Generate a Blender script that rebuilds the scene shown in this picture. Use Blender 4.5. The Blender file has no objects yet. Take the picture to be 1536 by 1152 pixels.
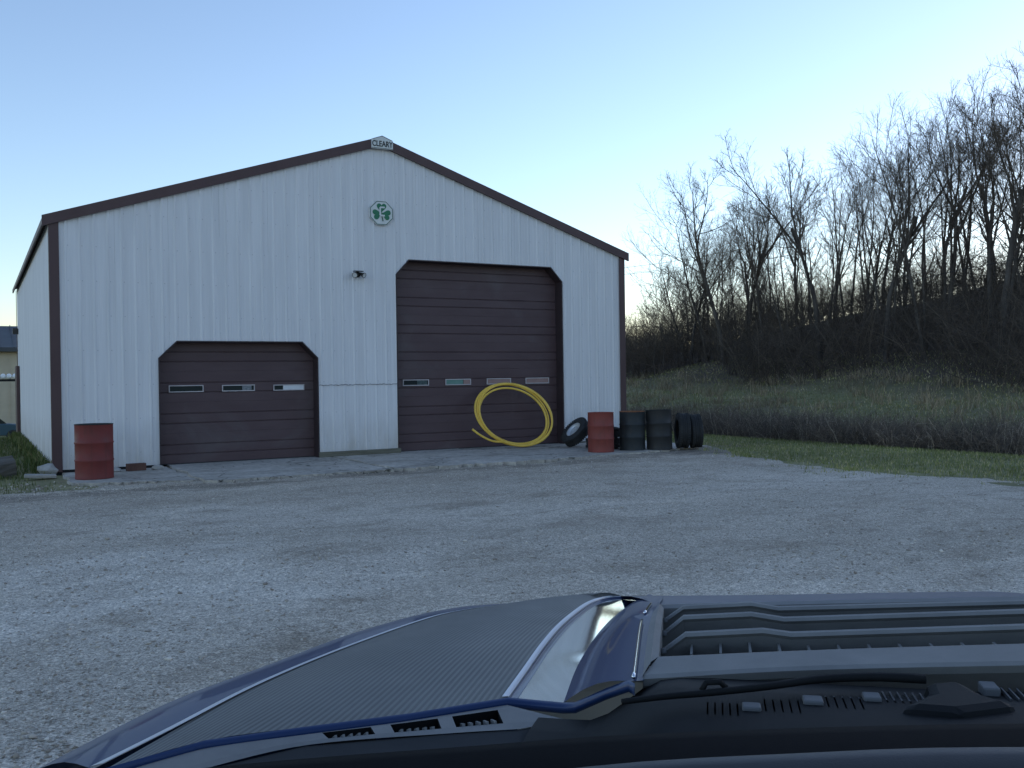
import bpy, bmesh, math, random
import numpy as np
from mathutils import Vector, Matrix
from mathutils.geometry import tessellate_polygon

random.seed(7)
rng = np.random.default_rng(11)
R = math.radians
scene = bpy.context.scene
col = scene.collection

# ------------------------------------------------------------------ camera
CAM = Vector((-1.188, -18.089, 1.545))
YAW, PITCH, ROLL = R(29.696), R(0.371), R(-0.828)
fwd = Vector((math.sin(YAW) * math.cos(PITCH), math.cos(YAW) * math.cos(PITCH), -math.sin(PITCH)))
rt = Vector((math.cos(YAW), -math.sin(YAW), 0))
upv = rt.cross(fwd)
r2 = math.cos(ROLL) * rt + math.sin(ROLL) * upv
u2 = -math.sin(ROLL) * rt + math.cos(ROLL) * upv
cam_data = bpy.data.cameras.new("camera")
cam = bpy.data.objects.new("camera", cam_data)
col.objects.link(cam)
cam.matrix_world = Matrix(((r2.x, u2.x, -fwd.x, CAM.x), (r2.y, u2.y, -fwd.y, CAM.y), (r2.z, u2.z, -fwd.z, CAM.z), (0, 0, 0, 1)))
cam_data.sensor_width = 36
cam_data.lens = 36 * 1416.1 / 1536
cam_data.clip_start = 0.02
cam_data.clip_end = 6000
scene.camera = cam

# ------------------------------------------------------------------ world, sun, exposure
SUN_AZ, SUN_EL = R(81), R(7.0)
world = bpy.data.worlds.new("World")
scene.world = world
world.use_nodes = True
wn = world.node_tree.nodes
wl = world.node_tree.links
sky = wn.new("ShaderNodeTexSky")
sky.sky_type = 'NISHITA'
sky.sun_disc = False
sky.sun_elevation = SUN_EL
sky.sun_rotation = SUN_AZ
sky.air_density = 1.0
sky.dust_density = 0.3
sky.ozone_density = 2.8
sky.altitude = 200
bg = wn["Background"]
bg.inputs["Strength"].default_value = 0.13
hs = wn.new("ShaderNodeHueSaturation"); hs.inputs["Saturation"].default_value = 0.93
tint = wn.new("ShaderNodeMix"); tint.data_type = 'RGBA'; tint.blend_type = 'MULTIPLY'; tint.inputs[0].default_value = 1.0
tint.inputs[7].default_value = (1.105, 0.958, 0.955, 1)
wl.new(sky.outputs[0], hs.inputs["Color"]); wl.new(hs.outputs[0], tint.inputs[6]); wl.new(tint.outputs[2], bg.inputs[0])
sun_data = bpy.data.lights.new("sun", 'SUN')
sun_data.energy = 0.25
sun_data.angle = R(0.5)
sun_data.color = (1.0, 0.72, 0.45)
sun = bpy.data.objects.new("sun", sun_data)
col.objects.link(sun)
sd = Vector((math.sin(SUN_AZ) * math.cos(SUN_EL), math.cos(SUN_AZ) * math.cos(SUN_EL), math.sin(SUN_EL)))
sun.rotation_euler = sd.to_track_quat('Z', 'Y').to_euler()
scene.view_settings.view_transform = 'Standard'
scene.view_settings.look = 'None'
scene.view_settings.gamma = 1.0
scene.view_settings.use_curve_mapping = False
scene.view_settings.exposure = 1.66
scene.render.engine = 'CYCLES'
scene.cycles.use_denoising = True
scene.cycles.max_bounces = 6


# ------------------------------------------------------------------ helpers
def tag(o, label=None, cat=None, group=None, kind=None):
    if label: o["label"] = label
    if cat: o["category"] = cat
    if group: o["group"] = group
    if kind: o["kind"] = kind
    return o


def empty(name, loc=(0, 0, 0), rz=0.0):
    o = bpy.data.objects.new(name, None)
    col.objects.link(o)
    o.location = loc
    o.rotation_euler = (0, 0, rz)
    o.empty_display_size = 0.2
    return o


def link(name, me, mat=None, parent=None, loc=None):
    o = bpy.data.objects.new(name, me)
    col.objects.link(o)
    if mat is not None and len(me.materials) == 0:
        me.materials.append(mat)
    if parent is not None: o.parent = parent
    if loc is not None: o.location = loc
    return o


def np_mesh(name, V, F, smooth=False):
    """V (n,3), F (m,k) all faces with k corners"""
    V = np.asarray(V, dtype=np.float32)
    F = np.asarray(F, dtype=np.int32)
    me = bpy.data.meshes.new(name)
    me.vertices.add(len(V))
    me.vertices.foreach_set("co", V.ravel())
    k = F.shape[1]
    me.loops.add(F.size)
    me.loops.foreach_set("vertex_index", F.ravel())
    me.polygons.add(len(F))
    me.polygons.foreach_set("loop_start", np.arange(len(F), dtype=np.int32) * k)
    if smooth:
        me.polygons.foreach_set("use_smooth", np.ones(len(F), dtype=bool))
    me.update(calc_edges=True)
    return me


class MB:
    """collects vertices and faces, then links them as one mesh"""
    def __init__(s):
        s.v = []; s.f = []; s.sm = []

    def add(s, vs, fs, smooth=False):
        b = len(s.v)
        s.v.extend([tuple(p) for p in vs])
        s.f.extend([tuple(b + i for i in f) for f in fs])
        s.sm.extend([smooth] * len(fs))
        return s

    def box(s, x0, x1, y0, y1, z0, z1):
        return s.add([(x0, y0, z0), (x1, y0, z0), (x1, y1, z0), (x0, y1, z0), (x0, y0, z1), (x1, y0, z1), (x1, y1, z1), (x0, y1, z1)],
                     [(0, 3, 2, 1), (4, 5, 6, 7), (0, 1, 5, 4), (1, 2, 6, 5), (2, 3, 7, 6), (3, 0, 4, 7)])

    def bar(s, a, b, w, h, up=(0, 0, 1)):
        """box section w (sideways) x h (along up) from a to b"""
        a = Vector(a); b = Vector(b); d = (b - a).normalized(); u = Vector(up)
        sd_ = d.cross(u).normalized(); u = sd_.cross(d).normalized()
        vs = []
        for p in (a, b):
            for i, j in ((-1, -1), (1, -1), (1, 1), (-1, 1)):
                vs.append(p + sd_ * (i * w / 2) + u * (j * h / 2))
        return s.add(vs, [(0, 1, 2, 3), (7, 6, 5, 4), (0, 4, 5, 1), (1, 5, 6, 2), (2, 6, 7, 3), (3, 7, 4, 0)])

    def lathe(s, prof, n=32, smooth=True, closed=False):
        """profile [(r,z)] about z"""
        vs = []; fs = []
        for i in range(n):
            a = 2 * math.pi * i / n
            for r, z in prof: vs.append((r * math.cos(a), r * math.sin(a), z))
        m = len(prof)
        for i in range(n):
            j = (i + 1) % n
            for k in range(m if closed else m - 1):
                k2 = (k + 1) % m
                fs.append((i * m + k, j * m + k, j * m + k2, i * m + k2))
        return s.add(vs, fs, smooth)

    def tube(s, pts, rad, n=8, smooth=True, caps=True):
        pts = [Vector(p) for p in pts]
        if not hasattr(rad, '__len__'): rad = [rad] * len(pts)
        vs = []; fs = []
        d0 = (pts[1] - pts[0]).normalized()
        ref = d0.orthogonal().normalized()
        for i, p in enumerate(pts):
            d = (pts[min(i + 1, len(pts) - 1)] - pts[max(i - 1, 0)]).normalized()
            ref = (ref - d * ref.dot(d)).normalized()
            b = d.cross(ref)
            for k in range(n):
                a = 2 * math.pi * k / n
                vs.append(p + (ref * math.cos(a) + b * math.sin(a)) * rad[i])
        for i in range(len(pts) - 1):
            for k in range(n):
                k2 = (k + 1) % n
                fs.append((i * n + k, i * n + k2, (i + 1) * n + k2, (i + 1) * n + k))
        if caps:
            fs.append(tuple(range(n))[::-1]); fs.append(tuple((len(pts) - 1) * n + k for k in range(n)))
        return s.add(vs, fs, smooth)

    def grid(s, rows, smooth=True, flip=False):
        n = len(rows[0]); vs = [p for r in rows for p in r]; fs = []
        for i in range(len(rows) - 1):
            for k in range(n - 1):
                q = (i * n + k, i * n + k + 1, (i + 1) * n + k + 1, (i + 1) * n + k)
                fs.append(q[::-1] if flip else q)
        return s.add(vs, fs, smooth)

    def prism(s, poly, y0, y1, axes='xz'):
        """polygon [(a,b)] extruded; axes xz -> along y; xy -> along z; yz -> along x"""
        n = len(poly)
        def P(a, b, c):
            return {'xz': (a, c, b), 'xy': (a, b, c), 'yz': (c, a, b)}[axes]
        vs = [P(a, b, y0) for a, b in poly] + [P(a, b, y1) for a, b in poly]
        fs = [tuple(range(n)), tuple(range(2 * n - 1, n - 1, -1))]
        for i in range(n):
            j = (i + 1) % n
            fs.append((i, i + n, j + n, j))
        return s.add(vs, fs)

    def mesh(s, name, mat=None, fix=True, M=None):
        me = bpy.data.meshes.new(name)
        vs = s.v if M is None else [tuple(M @ Vector(p)) for p in s.v]
        me.from_pydata(vs, [], s.f)
        me.polygons.foreach_set("use_smooth", s.sm)
        if fix:
            bm = bmesh.new(); bm.from_mesh(me)
            bmesh.ops.recalc_face_normals(bm, faces=bm.faces)
            bm.to_mesh(me); bm.free()
        me.update()
        if mat is not None: me.materials.append(mat)
        return me

    def build(s, name, mat=None, parent=None, loc=None, fix=True, M=None, bevel=0.0):
        me = s.mesh(name, mat, fix, M)
        if bevel > 0:
            bm = bmesh.new(); bm.from_mesh(me)
            bmesh.ops.remove_doubles(bm, verts=bm.verts, dist=1e-5)
            bmesh.ops.bevel(bm, geom=[e for e in bm.edges if e.calc_face_angle(0) > 0.5], offset=bevel, segments=2, affect='EDGES', profile=0.5)
            bm.to_mesh(me); bm.free()
        return link(name, me, None, parent, loc)


# ------------------------------------------------------------------ materials
def hexc(r, g, b): return (r, g, b, 1)


def base_mat(name, color=(0.5, 0.5, 0.5), rough=0.6, metal=0.0, spec=0.5, coat=0.0):
    m = bpy.data.materials.new(name); m.use_nodes = True
    b = m.node_tree.nodes["Principled BSDF"]
    b.inputs["Base Color"].default_value = (*color, 1)
    b.inputs["Roughness"].default_value = rough
    b.inputs["Metallic"].default_value = metal
    b.inputs["Specular IOR Level"].default_value = spec
    b.inputs["Coat Weight"].default_value = coat
    return m


class NT:
    def __init__(s, m):
        s.t = m.node_tree; s.n = s.t.nodes; s.l = s.t.links; s.b = s.n["Principled BSDF"]

    def new(s, t, **kw):
        o = s.n.new(t)
        for k, v in kw.items():
            if k.startswith('i_'): o.inputs[k[2:].replace('_', ' ')].default_value = v
            else: setattr(o, k, v)
        return o

    def coords(s, scale=(1, 1, 1), which="Object"):
        tc = s.new("ShaderNodeTexCoord"); mp = s.new("ShaderNodeMapping")
        mp.inputs["Scale"].default_value = scale
        s.l.new(tc.outputs[which], mp.inputs[0]); return mp.outputs[0]

    def geo(s, scale=(1, 1, 1)):
        g = s.new("ShaderNodeNewGeometry"); mp = s.new("ShaderNodeMapping")
        mp.inputs["Scale"].default_value = scale
        s.l.new(g.outputs["Position"], mp.inputs[0]); return mp.outputs[0]

    def noise(s, vec, scale, detail=4, rough=0.55, dist=0.0):
        n = s.new("ShaderNodeTexNoise")
        n.inputs["Scale"].default_value = scale; n.inputs["Detail"].default_value = detail
        n.inputs["Roughness"].default_value = rough; n.inputs["Distortion"].default_value = dist
        s.l.new(vec, n.inputs["Vector"]); return n.outputs["Fac"]

    def vor(s, vec, scale, out="Color", feat='F1'):
        n = s.new("ShaderNodeTexVoronoi"); n.feature = feat
        n.inputs["Scale"].default_value = scale
        s.l.new(vec, n.inputs["Vector"]); return n.outputs[out]

    def ramp(s, fac, stops):
        r = s.new("ShaderNodeValToRGB"); e = r.color_ramp.elements
        while len(e) < len(stops): e.new(0.5)
        for i, (p, c) in enumerate(stops):
            e[i].position = p; e[i].color = c if len(c) == 4 else (*c, 1)
        s.l.new(fac, r.inputs[0]); return r.outputs[0]

    def mix(s, fac, a, b, mode='MIX'):
        m = s.new("ShaderNodeMix"); m.data_type = 'RGBA'; m.blend_type = mode
        for sock, v in ((m.inputs[0], fac), (m.inputs[6], a), (m.inputs[7], b)):
            if isinstance(v, (int, float)): sock.default_value = v
            elif isinstance(v, tuple): sock.default_value = v if len(v) == 4 else (*v, 1)
            else: s.l.new(v, sock)
        return m.outputs[2]

    def bump(s, h, strength=0.3, dist=0.01, normal=None):
        b = s.new("ShaderNodeBump")
        b.inputs["Strength"].default_value = strength; b.inputs["Distance"].default_value = dist
        s.l.new(h, b.inputs["Height"])
        if normal is not None: s.l.new(normal, b.inputs["Normal"])
        return b.outputs[0]

    def math(s, op, a, b=0.0):
        m = s.new("ShaderNodeMath"); m.operation = op
        for sock, v in ((m.inputs[0], a), (m.inputs[1], b)):
            if isinstance(v, (int, float)): sock.default_value = v
            else: s.l.new(v, sock)
        return m.outputs[0]

    def col(s, c): s.l.new(c, s.b.inputs["Base Color"])
    def rough(s, c): s.l.new(c, s.b.inputs["Roughness"])
    def nrm(s, c): s.l.new(c, s.b.inputs["Normal"])


def mottled(name, c1, c2, scale=3.0, rough=0.7, metal=0.0, bump=0.15, bdist=0.004, stretch=(1, 1, 1), spec=0.4, fine=40):
    m = base_mat(name, c1, rough, metal, spec); t = NT(m)
    v = t.coords(stretch)
    f = t.noise(v, scale, 6, 0.62)
    t.col(t.ramp(f, [(0.3, c1), (0.7, c2)]))
    t.nrm(t.bump(t.noise(v, fine, 4), bump, bdist))
    return m


M = {}
# painted white steel wall: dirt streaks running down from the ribs, a grimier foot
def wall_mat():
    m = base_mat("white_steel", (0.62, 0.63, 0.63), 0.5, 0, 0.4); t = NT(m)
    g = t.geo(); st = t.geo((7, 7, 0.35)); st2 = t.geo((26, 26, 0.5))
    a = t.noise(st, 1.0, 5, 0.6); b = t.noise(st2, 1.0, 4, 0.6)
    c = t.ramp(a, [(0.35, (0.74, 0.73, 0.735)), (0.62, (0.665, 0.655, 0.66))])
    c = t.mix(t.ramp(b, [(0.55, (0, 0, 0)), (0.80, (0.20, 0.20, 0.20))]), c, (0.50, 0.49, 0.47))
    sep = t.new("ShaderNodeSeparateXYZ"); t.l.new(g, sep.inputs[0])
    low = t.math('SUBTRACT', 1.0, t.math('DIVIDE', sep.outputs[2], 1.3))
    low = t.math('MULTIPLY', low, t.noise(t.geo((3, 3, 1)), 1.4, 5))
    c = t.mix(t.ramp(low, [(0.15, (0, 0, 0)), (0.70, (0.8, 0.8, 0.8))]), c, (0.40, 0.37, 0.32))
    sx = t.math('ADD', sep.outputs[0], sep.outputs[1])
    fx = t.math('ABSOLUTE', t.math('SUBTRACT', t.math('FRACT', t.math('ADD', t.math('DIVIDE', sx, 0.2286), 0.32)), 0.5))
    fz = t.math('ABSOLUTE', t.math('SUBTRACT', t.math('FRACT', t.math('DIVIDE', sep.outputs[2], 0.61)), 0.5))
    dot = t.math('MULTIPLY', t.math('LESS_THAN', fx, 0.035), t.math('LESS_THAN', fz, 0.014))
    c = t.mix(t.math('MULTIPLY', dot, 0.6), c, (0.36, 0.36, 0.36))
    drip = t.math('MULTIPLY', t.math('LESS_THAN', fx, 0.03), t.ramp(t.noise(t.geo((4, 4, 0.6)), 1.0, 3), [(0.55, (0,) * 3), (0.75, (0.35,) * 3)]))
    c = t.mix(drip, c, (0.45, 0.44, 0.42))
    t.col(c)
    t.nrm(t.bump(t.noise(t.geo((1.2, 1.2, 0.5)), 1.5, 2), 0.12, 0.03))
    t.rough(t.ramp(a, [(0.3, (0.42,) * 3), (0.7, (0.6,) * 3)]))
    return m
M['white_steel'] = wall_mat()
M['brown_trim'] = mottled("brown_trim", (0.075, 0.040, 0.040), (0.095, 0.056, 0.056), 2.0, 0.5, 0, 0.05, 0.002, (1, 1, 0.4))
def door_mat():
    m = base_mat("brown_door", (0.05, 0.034, 0.036), 0.55, 0, 0.4); t = NT(m)
    g = t.geo((1.2, 1.2, 4.0)); f = t.noise(g, 1.0, 5, 0.6)
    c = t.ramp(f, [(0.3, (0.078, 0.046, 0.050)), (0.7, (0.098, 0.062, 0.066))])
    d = t.noise(t.geo((0.6, 0.6, 0.8)), 1.2, 4, 0.6, 0.6)
    c = t.mix(t.ramp(d, [(0.56, (0, 0, 0)), (0.75, (0.45,) * 3)]), c, (0.135, 0.115, 0.115))
    t.col(c); t.nrm(t.bump(t.noise(t.geo((200, 200, 200)), 1, 2), 0.08, 0.001))
    return m
M['door'] = door_mat()
M['jamb'] = mottled('dark_jamb', (0.036, 0.022, 0.024), (0.052, 0.034, 0.036), 2.0, 0.6)
M['roof'] = mottled("brown_roof", (0.06, 0.035, 0.032), (0.09, 0.06, 0.055), 1.2, 0.5)
M['dark'] = base_mat("dark_interior", (0.012, 0.012, 0.013), 0.9)
M['frame'] = mottled("window_frame", (0.42, 0.38, 0.38), (0.52, 0.48, 0.48), 6, 0.5)
M['pane'] = base_mat("dark_glass", (0.02, 0.028, 0.03), 0.06, 0, 0.6)
M['paper'] = mottled("paper", (0.62, 0.63, 0.65), (0.75, 0.76, 0.78), 3, 0.8)
M['green_reflection'] = mottled("green_reflection", (0.10, 0.20, 0.17), (0.16, 0.28, 0.24), 3, 0.7)  # flat colour for a greenish reflection in the glass
M['wood'] = mottled("weathered_wood", (0.10, 0.095, 0.07), (0.19, 0.18, 0.14), 2.0, 0.9, 0, 0.4, 0.006, (1, 6, 12))
M['sign_white'] = mottled("sign_white", (0.60, 0.62, 0.60), (0.72, 0.74, 0.71), 5, 0.5)
M['sign_green'] = base_mat("sign_green", (0.01, 0.16, 0.075), 0.45)
M['sign_green_dark'] = base_mat("sign_green_dark", (0.006, 0.07, 0.04), 0.45)
M['sign_black'] = base_mat("sign_black", (0.02, 0.025, 0.025), 0.5)
M['lamp_body'] = base_mat("lamp_body", (0.03, 0.028, 0.025), 0.5)
M['lens'] = base_mat("lamp_lens", (0.6, 0.6, 0.58), 0.15)
M['screw'] = base_mat("screw", (0.3, 0.3, 0.3), 0.5, 0.4)


def gravel_color(t, g):
    big = t.noise(t.geo((0.16, 0.30, 1)), 1.0, 5, 0.6, 0.4)
    mid = t.noise(t.geo((0.9, 1.3, 1)), 1.0, 6, 0.65)
    st = t.vor(g, 105, "Color"); st2 = t.vor(g, 33, "Color")
    sep = t.new("ShaderNodeSeparateColor"); t.l.new(st, sep.inputs[0])
    sep2 = t.new("ShaderNodeSeparateColor"); t.l.new(st2, sep2.inputs[0])
    c = t.ramp(big, [(0.30, (0.43, 0.375, 0.30)), (0.5, (0.51, 0.447, 0.362)), (0.68, (0.63, 0.56, 0.465))])
    c = t.mix(t.ramp(mid, [(0.34, (0.6,) * 3), (0.50, (0,) * 3)]), c, (0.32, 0.265, 0.20))
    sp = t.new("ShaderNodeSeparateXYZ"); t.l.new(g, sp.inputs[0])
    wn_ = t.noise(t.geo((0.5, 0.8, 1)), 1.0, 5, 0.6)
    near = t.math('ADD', t.math('DIVIDE', t.math('ADD', sp.outputs[1], 8.5), 5.0), t.math('MULTIPLY', t.math('SUBTRACT', wn_, 0.5), 3.0))
    c = t.mix(t.ramp(near, [(0.2, (0,) * 3), (1.0, (0.5,) * 3)]), c, (0.40, 0.335, 0.26))
    dx = t.math('DIVIDE', t.math('SUBTRACT', sp.outputs[0], -0.6), 2.6); dy = t.math('DIVIDE', t.math('ADD', sp.outputs[1], 10.0), 1.7)
    rr = t.math('ADD', t.math('ADD', t.math('MULTIPLY', dx, dx), t.math('MULTIPLY', dy, dy)), t.math('MULTIPLY', t.math('SUBTRACT', wn_, 0.5), 6.0))
    c = t.mix(t.ramp(rr, [(0.0, (0.45,) * 3), (1.0, (0,) * 3)]), c, (0.74, 0.67, 0.57))
    pt = t.noise(t.geo((1.1, 2.0, 1)), 1.0, 6, 0.68, 0.8)
    c = t.mix(0.75, c, t.ramp(pt, [(0.30, (0.62, 0.60, 0.57)), (0.46, (0.98,) * 3), (0.56, (1.0,) * 3), (0.74, (1.28, 1.27, 1.26))]), 'MULTIPLY')
    eb = t.math('ADD', t.math('ABSOLUTE', t.math('ADD', sp.outputs[1], 3.55)), t.math('MULTIPLY', t.math('SUBTRACT', pt, 0.5), 2.2))
    c = t.mix(t.ramp(eb, [(0.05, (0.6,) * 3), (0.5, (0,) * 3)]), c, (0.20, 0.165, 0.125))
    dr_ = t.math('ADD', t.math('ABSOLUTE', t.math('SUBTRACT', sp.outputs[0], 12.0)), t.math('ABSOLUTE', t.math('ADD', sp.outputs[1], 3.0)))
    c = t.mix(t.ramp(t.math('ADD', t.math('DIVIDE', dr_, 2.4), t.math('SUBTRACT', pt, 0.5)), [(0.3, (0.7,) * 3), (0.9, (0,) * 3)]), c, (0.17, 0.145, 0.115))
    c = t.mix(0.85, c, t.ramp(sep.outputs[0], [(0.0, (0.5,) * 3), (0.6, (0.98,) * 3), (1.0, (1.55,) * 3)]), 'MULTIPLY')
    c = t.mix(0.55, c, t.ramp(sep2.outputs[1], [(0.0, (0.72,) * 3), (0.7, (1.0,) * 3), (1.0, (1.35,) * 3)]), 'MULTIPLY')
    return c


def gravel_mat():
    m = base_mat("gravel", (0.2, 0.2, 0.2), 0.9, 0, 0.25); t = NT(m)
    g = t.geo()
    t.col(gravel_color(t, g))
    d1 = t.vor(g, 105, "Distance"); d2 = t.vor(g, 33, "Distance")
    h = t.math('ADD', t.math('MULTIPLY', d1, -0.6), t.math('MULTIPLY', d2, -0.9))
    n1 = t.bump(t.noise(t.geo((2.2, 2.2, 1)), 1, 4), 0.6, 0.05)
    t.nrm(t.bump(h, 0.6, 0.010, n1))
    return m
M['gravel'] = gravel_mat()


def stone_mat(name, lo, hi):
    m = base_mat(name, lo, 0.9, 0, 0.25); t = NT(m)
    gi = t.new("ShaderNodeNewGeometry")
    t.col(t.ramp(gi.outputs["Random Per Island"], [(0.0, lo), (0.75, tuple((a + b) / 2 for a, b in zip(lo, hi))), (1.0, hi)]))
    return m
M['stones'] = stone_mat("gravel_stones", (0.26, 0.222, 0.18), (0.74, 0.67, 0.58))


def soil_mat():
    m = base_mat("soil_grass", (0.1, 0.1, 0.06), 0.95, 0, 0.2); t = NT(m)
    a = t.noise(t.geo((0.35, 0.22, 0.5)), 1.0, 6, 0.65)
    b = t.noise(t.geo((3, 3, 3)), 1.0, 6, 0.7)
    c = t.ramp(a, [(0.36, (0.23, 0.19, 0.12)), (0.5, (0.22, 0.215, 0.10)), (0.66, (0.37, 0.32, 0.19))])
    c = t.mix(t.ramp(b, [(0.4, (0.5,) * 3), (0.6, (0,) * 3)]), c, (0.10, 0.105, 0.05))
    # leaf litter under the wood on the hill
    sp = t.new("ShaderNodeSeparateXYZ"); t.l.new(t.geo(), sp.inputs[0])
    hx = t.math('DIVIDE', t.math('SUBTRACT', sp.outputs[0], 23.5), 5.0)
    c = t.mix(t.ramp(t.math('ADD', hx, t.math('SUBTRACT', a, 0.5)), [(0.1, (0,) * 3), (0.7, (1,) * 3)]), c, (0.095, 0.073, 0.054))
    t.col(c)
    t.nrm(t.bump(b, 0.7, 0.06))
    return m
M['soil'] = soil_mat()


def concrete_mat():
    m = base_mat("concrete", (0.3, 0.3, 0.3), 0.85, 0, 0.3); t = NT(m)
    a = t.noise(t.geo((0.8, 1.4, 1)), 1.0, 6, 0.65, 0.5); b = t.noise(t.geo((12, 12, 12)), 1, 5)
    c = t.ramp(a, [(0.30, (0.22, 0.195, 0.16)), (0.42, (0.42, 0.38, 0.325)), (0.62, (0.56, 0.51, 0.445)), (0.75, (0.68, 0.63, 0.56))])
    c = t.mix(t.ramp(b, [(0.45, (0.35,) * 3), (0.65, (0,) * 3)]), c, (0.12, 0.115, 0.105))
    cr = t.new("ShaderNodeTexVoronoi"); cr.feature = 'DISTANCE_TO_EDGE'; cr.inputs["Scale"].default_value = 0.55
    wv = t.new("ShaderNodeVectorMath"); wv.operation = 'ADD'
    nz = t.new("ShaderNodeTexNoise"); nz.inputs["Scale"].default_value = 2.0
    t.l.new(t.geo(), nz.inputs["Vector"]); t.l.new(t.geo(), wv.inputs[0]); t.l.new(nz.outputs["Color"], wv.inputs[1]); t.l.new(wv.outputs[0], cr.inputs["Vector"])
    c = t.mix(t.ramp(cr.outputs["Distance"], [(0.0, (0.85,) * 3), (0.012, (0,) * 3)]), c, (0.04, 0.04, 0.03))
    t.col(c); t.nrm(t.bump(b, 0.3, 0.006))
    return m
M['concrete'] = concrete_mat()


def bark_mat(name, a, b):
    m = base_mat(name, a, 0.95, 0, 0.15); t = NT(m)
    oi = t.new("ShaderNodeObjectInfo")
    c = t.ramp(t.noise(t.coords((4, 4, 0.8)), 1.5, 5, 0.65), [(0.35, a), (0.65, b)])
    c = t.mix(0.5, c, t.ramp(oi.outputs["Random"], [(0, (0.7,) * 3), (1, (1.25, 1.2, 1.1))]), 'MULTIPLY')
    t.col(c); return m
M['bark'] = bark_mat("bark", (0.06, 0.05, 0.043), (0.125, 0.108, 0.092))
M['twig'] = bark_mat("twigs", (0.085, 0.068, 0.056), (0.15, 0.122, 0.098))


def island_mat(name, stops, rough=0.9, trans=0.0):
    m = base_mat(name, stops[0][1], rough, 0, 0.2); t = NT(m)
    gi = t.new("ShaderNodeNewGeometry")
    c = t.ramp(gi.outputs["Random Per Island"], stops)
    p = t.noise(t.geo((0.5, 0.5, 0.5)), 1.0, 4, 0.6)
    c = t.mix(0.8, c, t.ramp(p, [(0.32, (0.6, 0.62, 0.6)), (0.68, (1.35, 1.3, 1.2))]), 'MULTIPLY')
    t.col(c)
    t.b.inputs["Subsurface Weight"].default_value = 0.0
    return m
M['brush'] = island_mat("brush_stems", [(0, (0.075, 0.058, 0.047)), (0.7, (0.12, 0.094, 0.075)), (1, (0.19, 0.15, 0.115))])
M['weeds'] = island_mat("dry_weeds", [(0, (0.085, 0.070, 0.062)), (0.6, (0.16, 0.132, 0.113)), (0.9, (0.26, 0.21, 0.17)), (1, (0.50, 0.43, 0.35))])
M['grass'] = island_mat("grass_blades", [(0, (0.12, 0.145, 0.05)), (0.55, (0.21, 0.235, 0.085)), (0.85, (0.33, 0.30, 0.145)), (1, (0.52, 0.45, 0.28))], 0.7)
M['tussock'] = island_mat('dead_grass', [(0, (0.16, 0.125, 0.08)), (0.7, (0.30, 0.24, 0.16)), (1, (0.46, 0.38, 0.26))], 0.8)
M['side_green'] = island_mat('dark_green_grass', [(0, (0.05, 0.075, 0.022)), (0.6, (0.10, 0.13, 0.04)), (0.9, (0.17, 0.17, 0.07)), (1, (0.30, 0.26, 0.15))], 0.7)  # grass of a deeper green for beside the shed
M['grass_dull'] = island_mat("hill_grass", [(0, (0.14, 0.145, 0.055)), (0.55, (0.23, 0.225, 0.09)), (0.82, (0.38, 0.325, 0.18)), (1, (0.54, 0.46, 0.30))], 0.8)


def drum_mat(name, c, rust=0.35, dirt=(0.05, 0.04, 0.03)):
    m = base_mat(name, c, 0.55, 0, 0.4); t = NT(m)
    v = t.coords(); a = t.noise(v, 4.0, 6, 0.65); b = t.noise(t.coords((9, 9, 1.2)), 1.5, 5, 0.6)
    k = t.ramp(a, [(0.35, c), (0.7, tuple(x * 1.35 for x in c))])
    k = t.mix(t.ramp(b, [(0.52, (0,) * 3), (0.72, (rust,) * 3)]), k, dirt)
    t.col(k); t.rough(t.ramp(a, [(0.3, (0.45,) * 3), (0.7, (0.8,) * 3)]))
    t.nrm(t.bump(t.noise(v, 6, 3), 0.25, 0.02))
    return m
M['drum_red'] = drum_mat("drum_red", (0.15, 0.028, 0.024), 0.5, (0.07, 0.028, 0.022))
M['drum_red2'] = drum_mat("drum_faded_red", (0.19, 0.042, 0.032), 0.5, (0.09, 0.035, 0.026))
M['drum_black'] = drum_mat("drum_black", (0.022, 0.026, 0.028), 0.5, (0.05, 0.042, 0.035))
M['drum_brown'] = drum_mat("drum_dark_brown", (0.020, 0.020, 0.020), 0.6, (0.04, 0.035, 0.03))
M['rust'] = mottled("rust", (0.16, 0.06, 0.03), (0.30, 0.13, 0.06), 8, 0.9)
M['debris'] = mottled("pale_debris", (0.30, 0.25, 0.18), (0.50, 0.44, 0.36), 6, 0.9)
M['rubber'] = mottled("rubber", (0.016, 0.017, 0.019), (0.035, 0.036, 0.037), 5, 0.85)
M['steel_rim'] = mottled("steel_rim", (0.42, 0.44, 0.46), (0.6, 0.62, 0.64), 5, 0.4, 0.3)
M['pipe'] = mottled("yellow_pipe", (0.70, 0.43, 0.055), (0.84, 0.57, 0.10), 2.5, 0.45, 0, 0.05)
M['brick'] = mottled("brown_brick", (0.09, 0.045, 0.035), (0.15, 0.08, 0.06), 6, 0.9)
M['pale_stone'] = mottled("pale_stone", (0.30, 0.29, 0.27), (0.48, 0.46, 0.43), 5, 0.9, 0, 0.5, 0.02)
M['log'] = mottled("grey_log", (0.075, 0.068, 0.06), (0.20, 0.185, 0.165), 2.2, 0.95, 0, 0.8, 0.02, (0.6, 7, 7))
M['log_end'] = mottled("log_end", (0.03, 0.026, 0.022), (0.08, 0.07, 0.06), 8, 0.95)
M['beige'] = mottled("beige_steel", (0.50, 0.42, 0.30), (0.60, 0.51, 0.37), 1.0, 0.6)
M['slate_roof'] = mottled("slate_roof", (0.045, 0.05, 0.055), (0.075, 0.08, 0.085), 1.0, 0.6)
M['car_blue'] = base_mat("car_paint_teal", (0.05, 0.10, 0.13), 0.3, 0.3, 0.5, 0.6)
M['car_glass'] = base_mat("car_glass", (0.03, 0.035, 0.03), 0.05, 0, 0.8)
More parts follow.
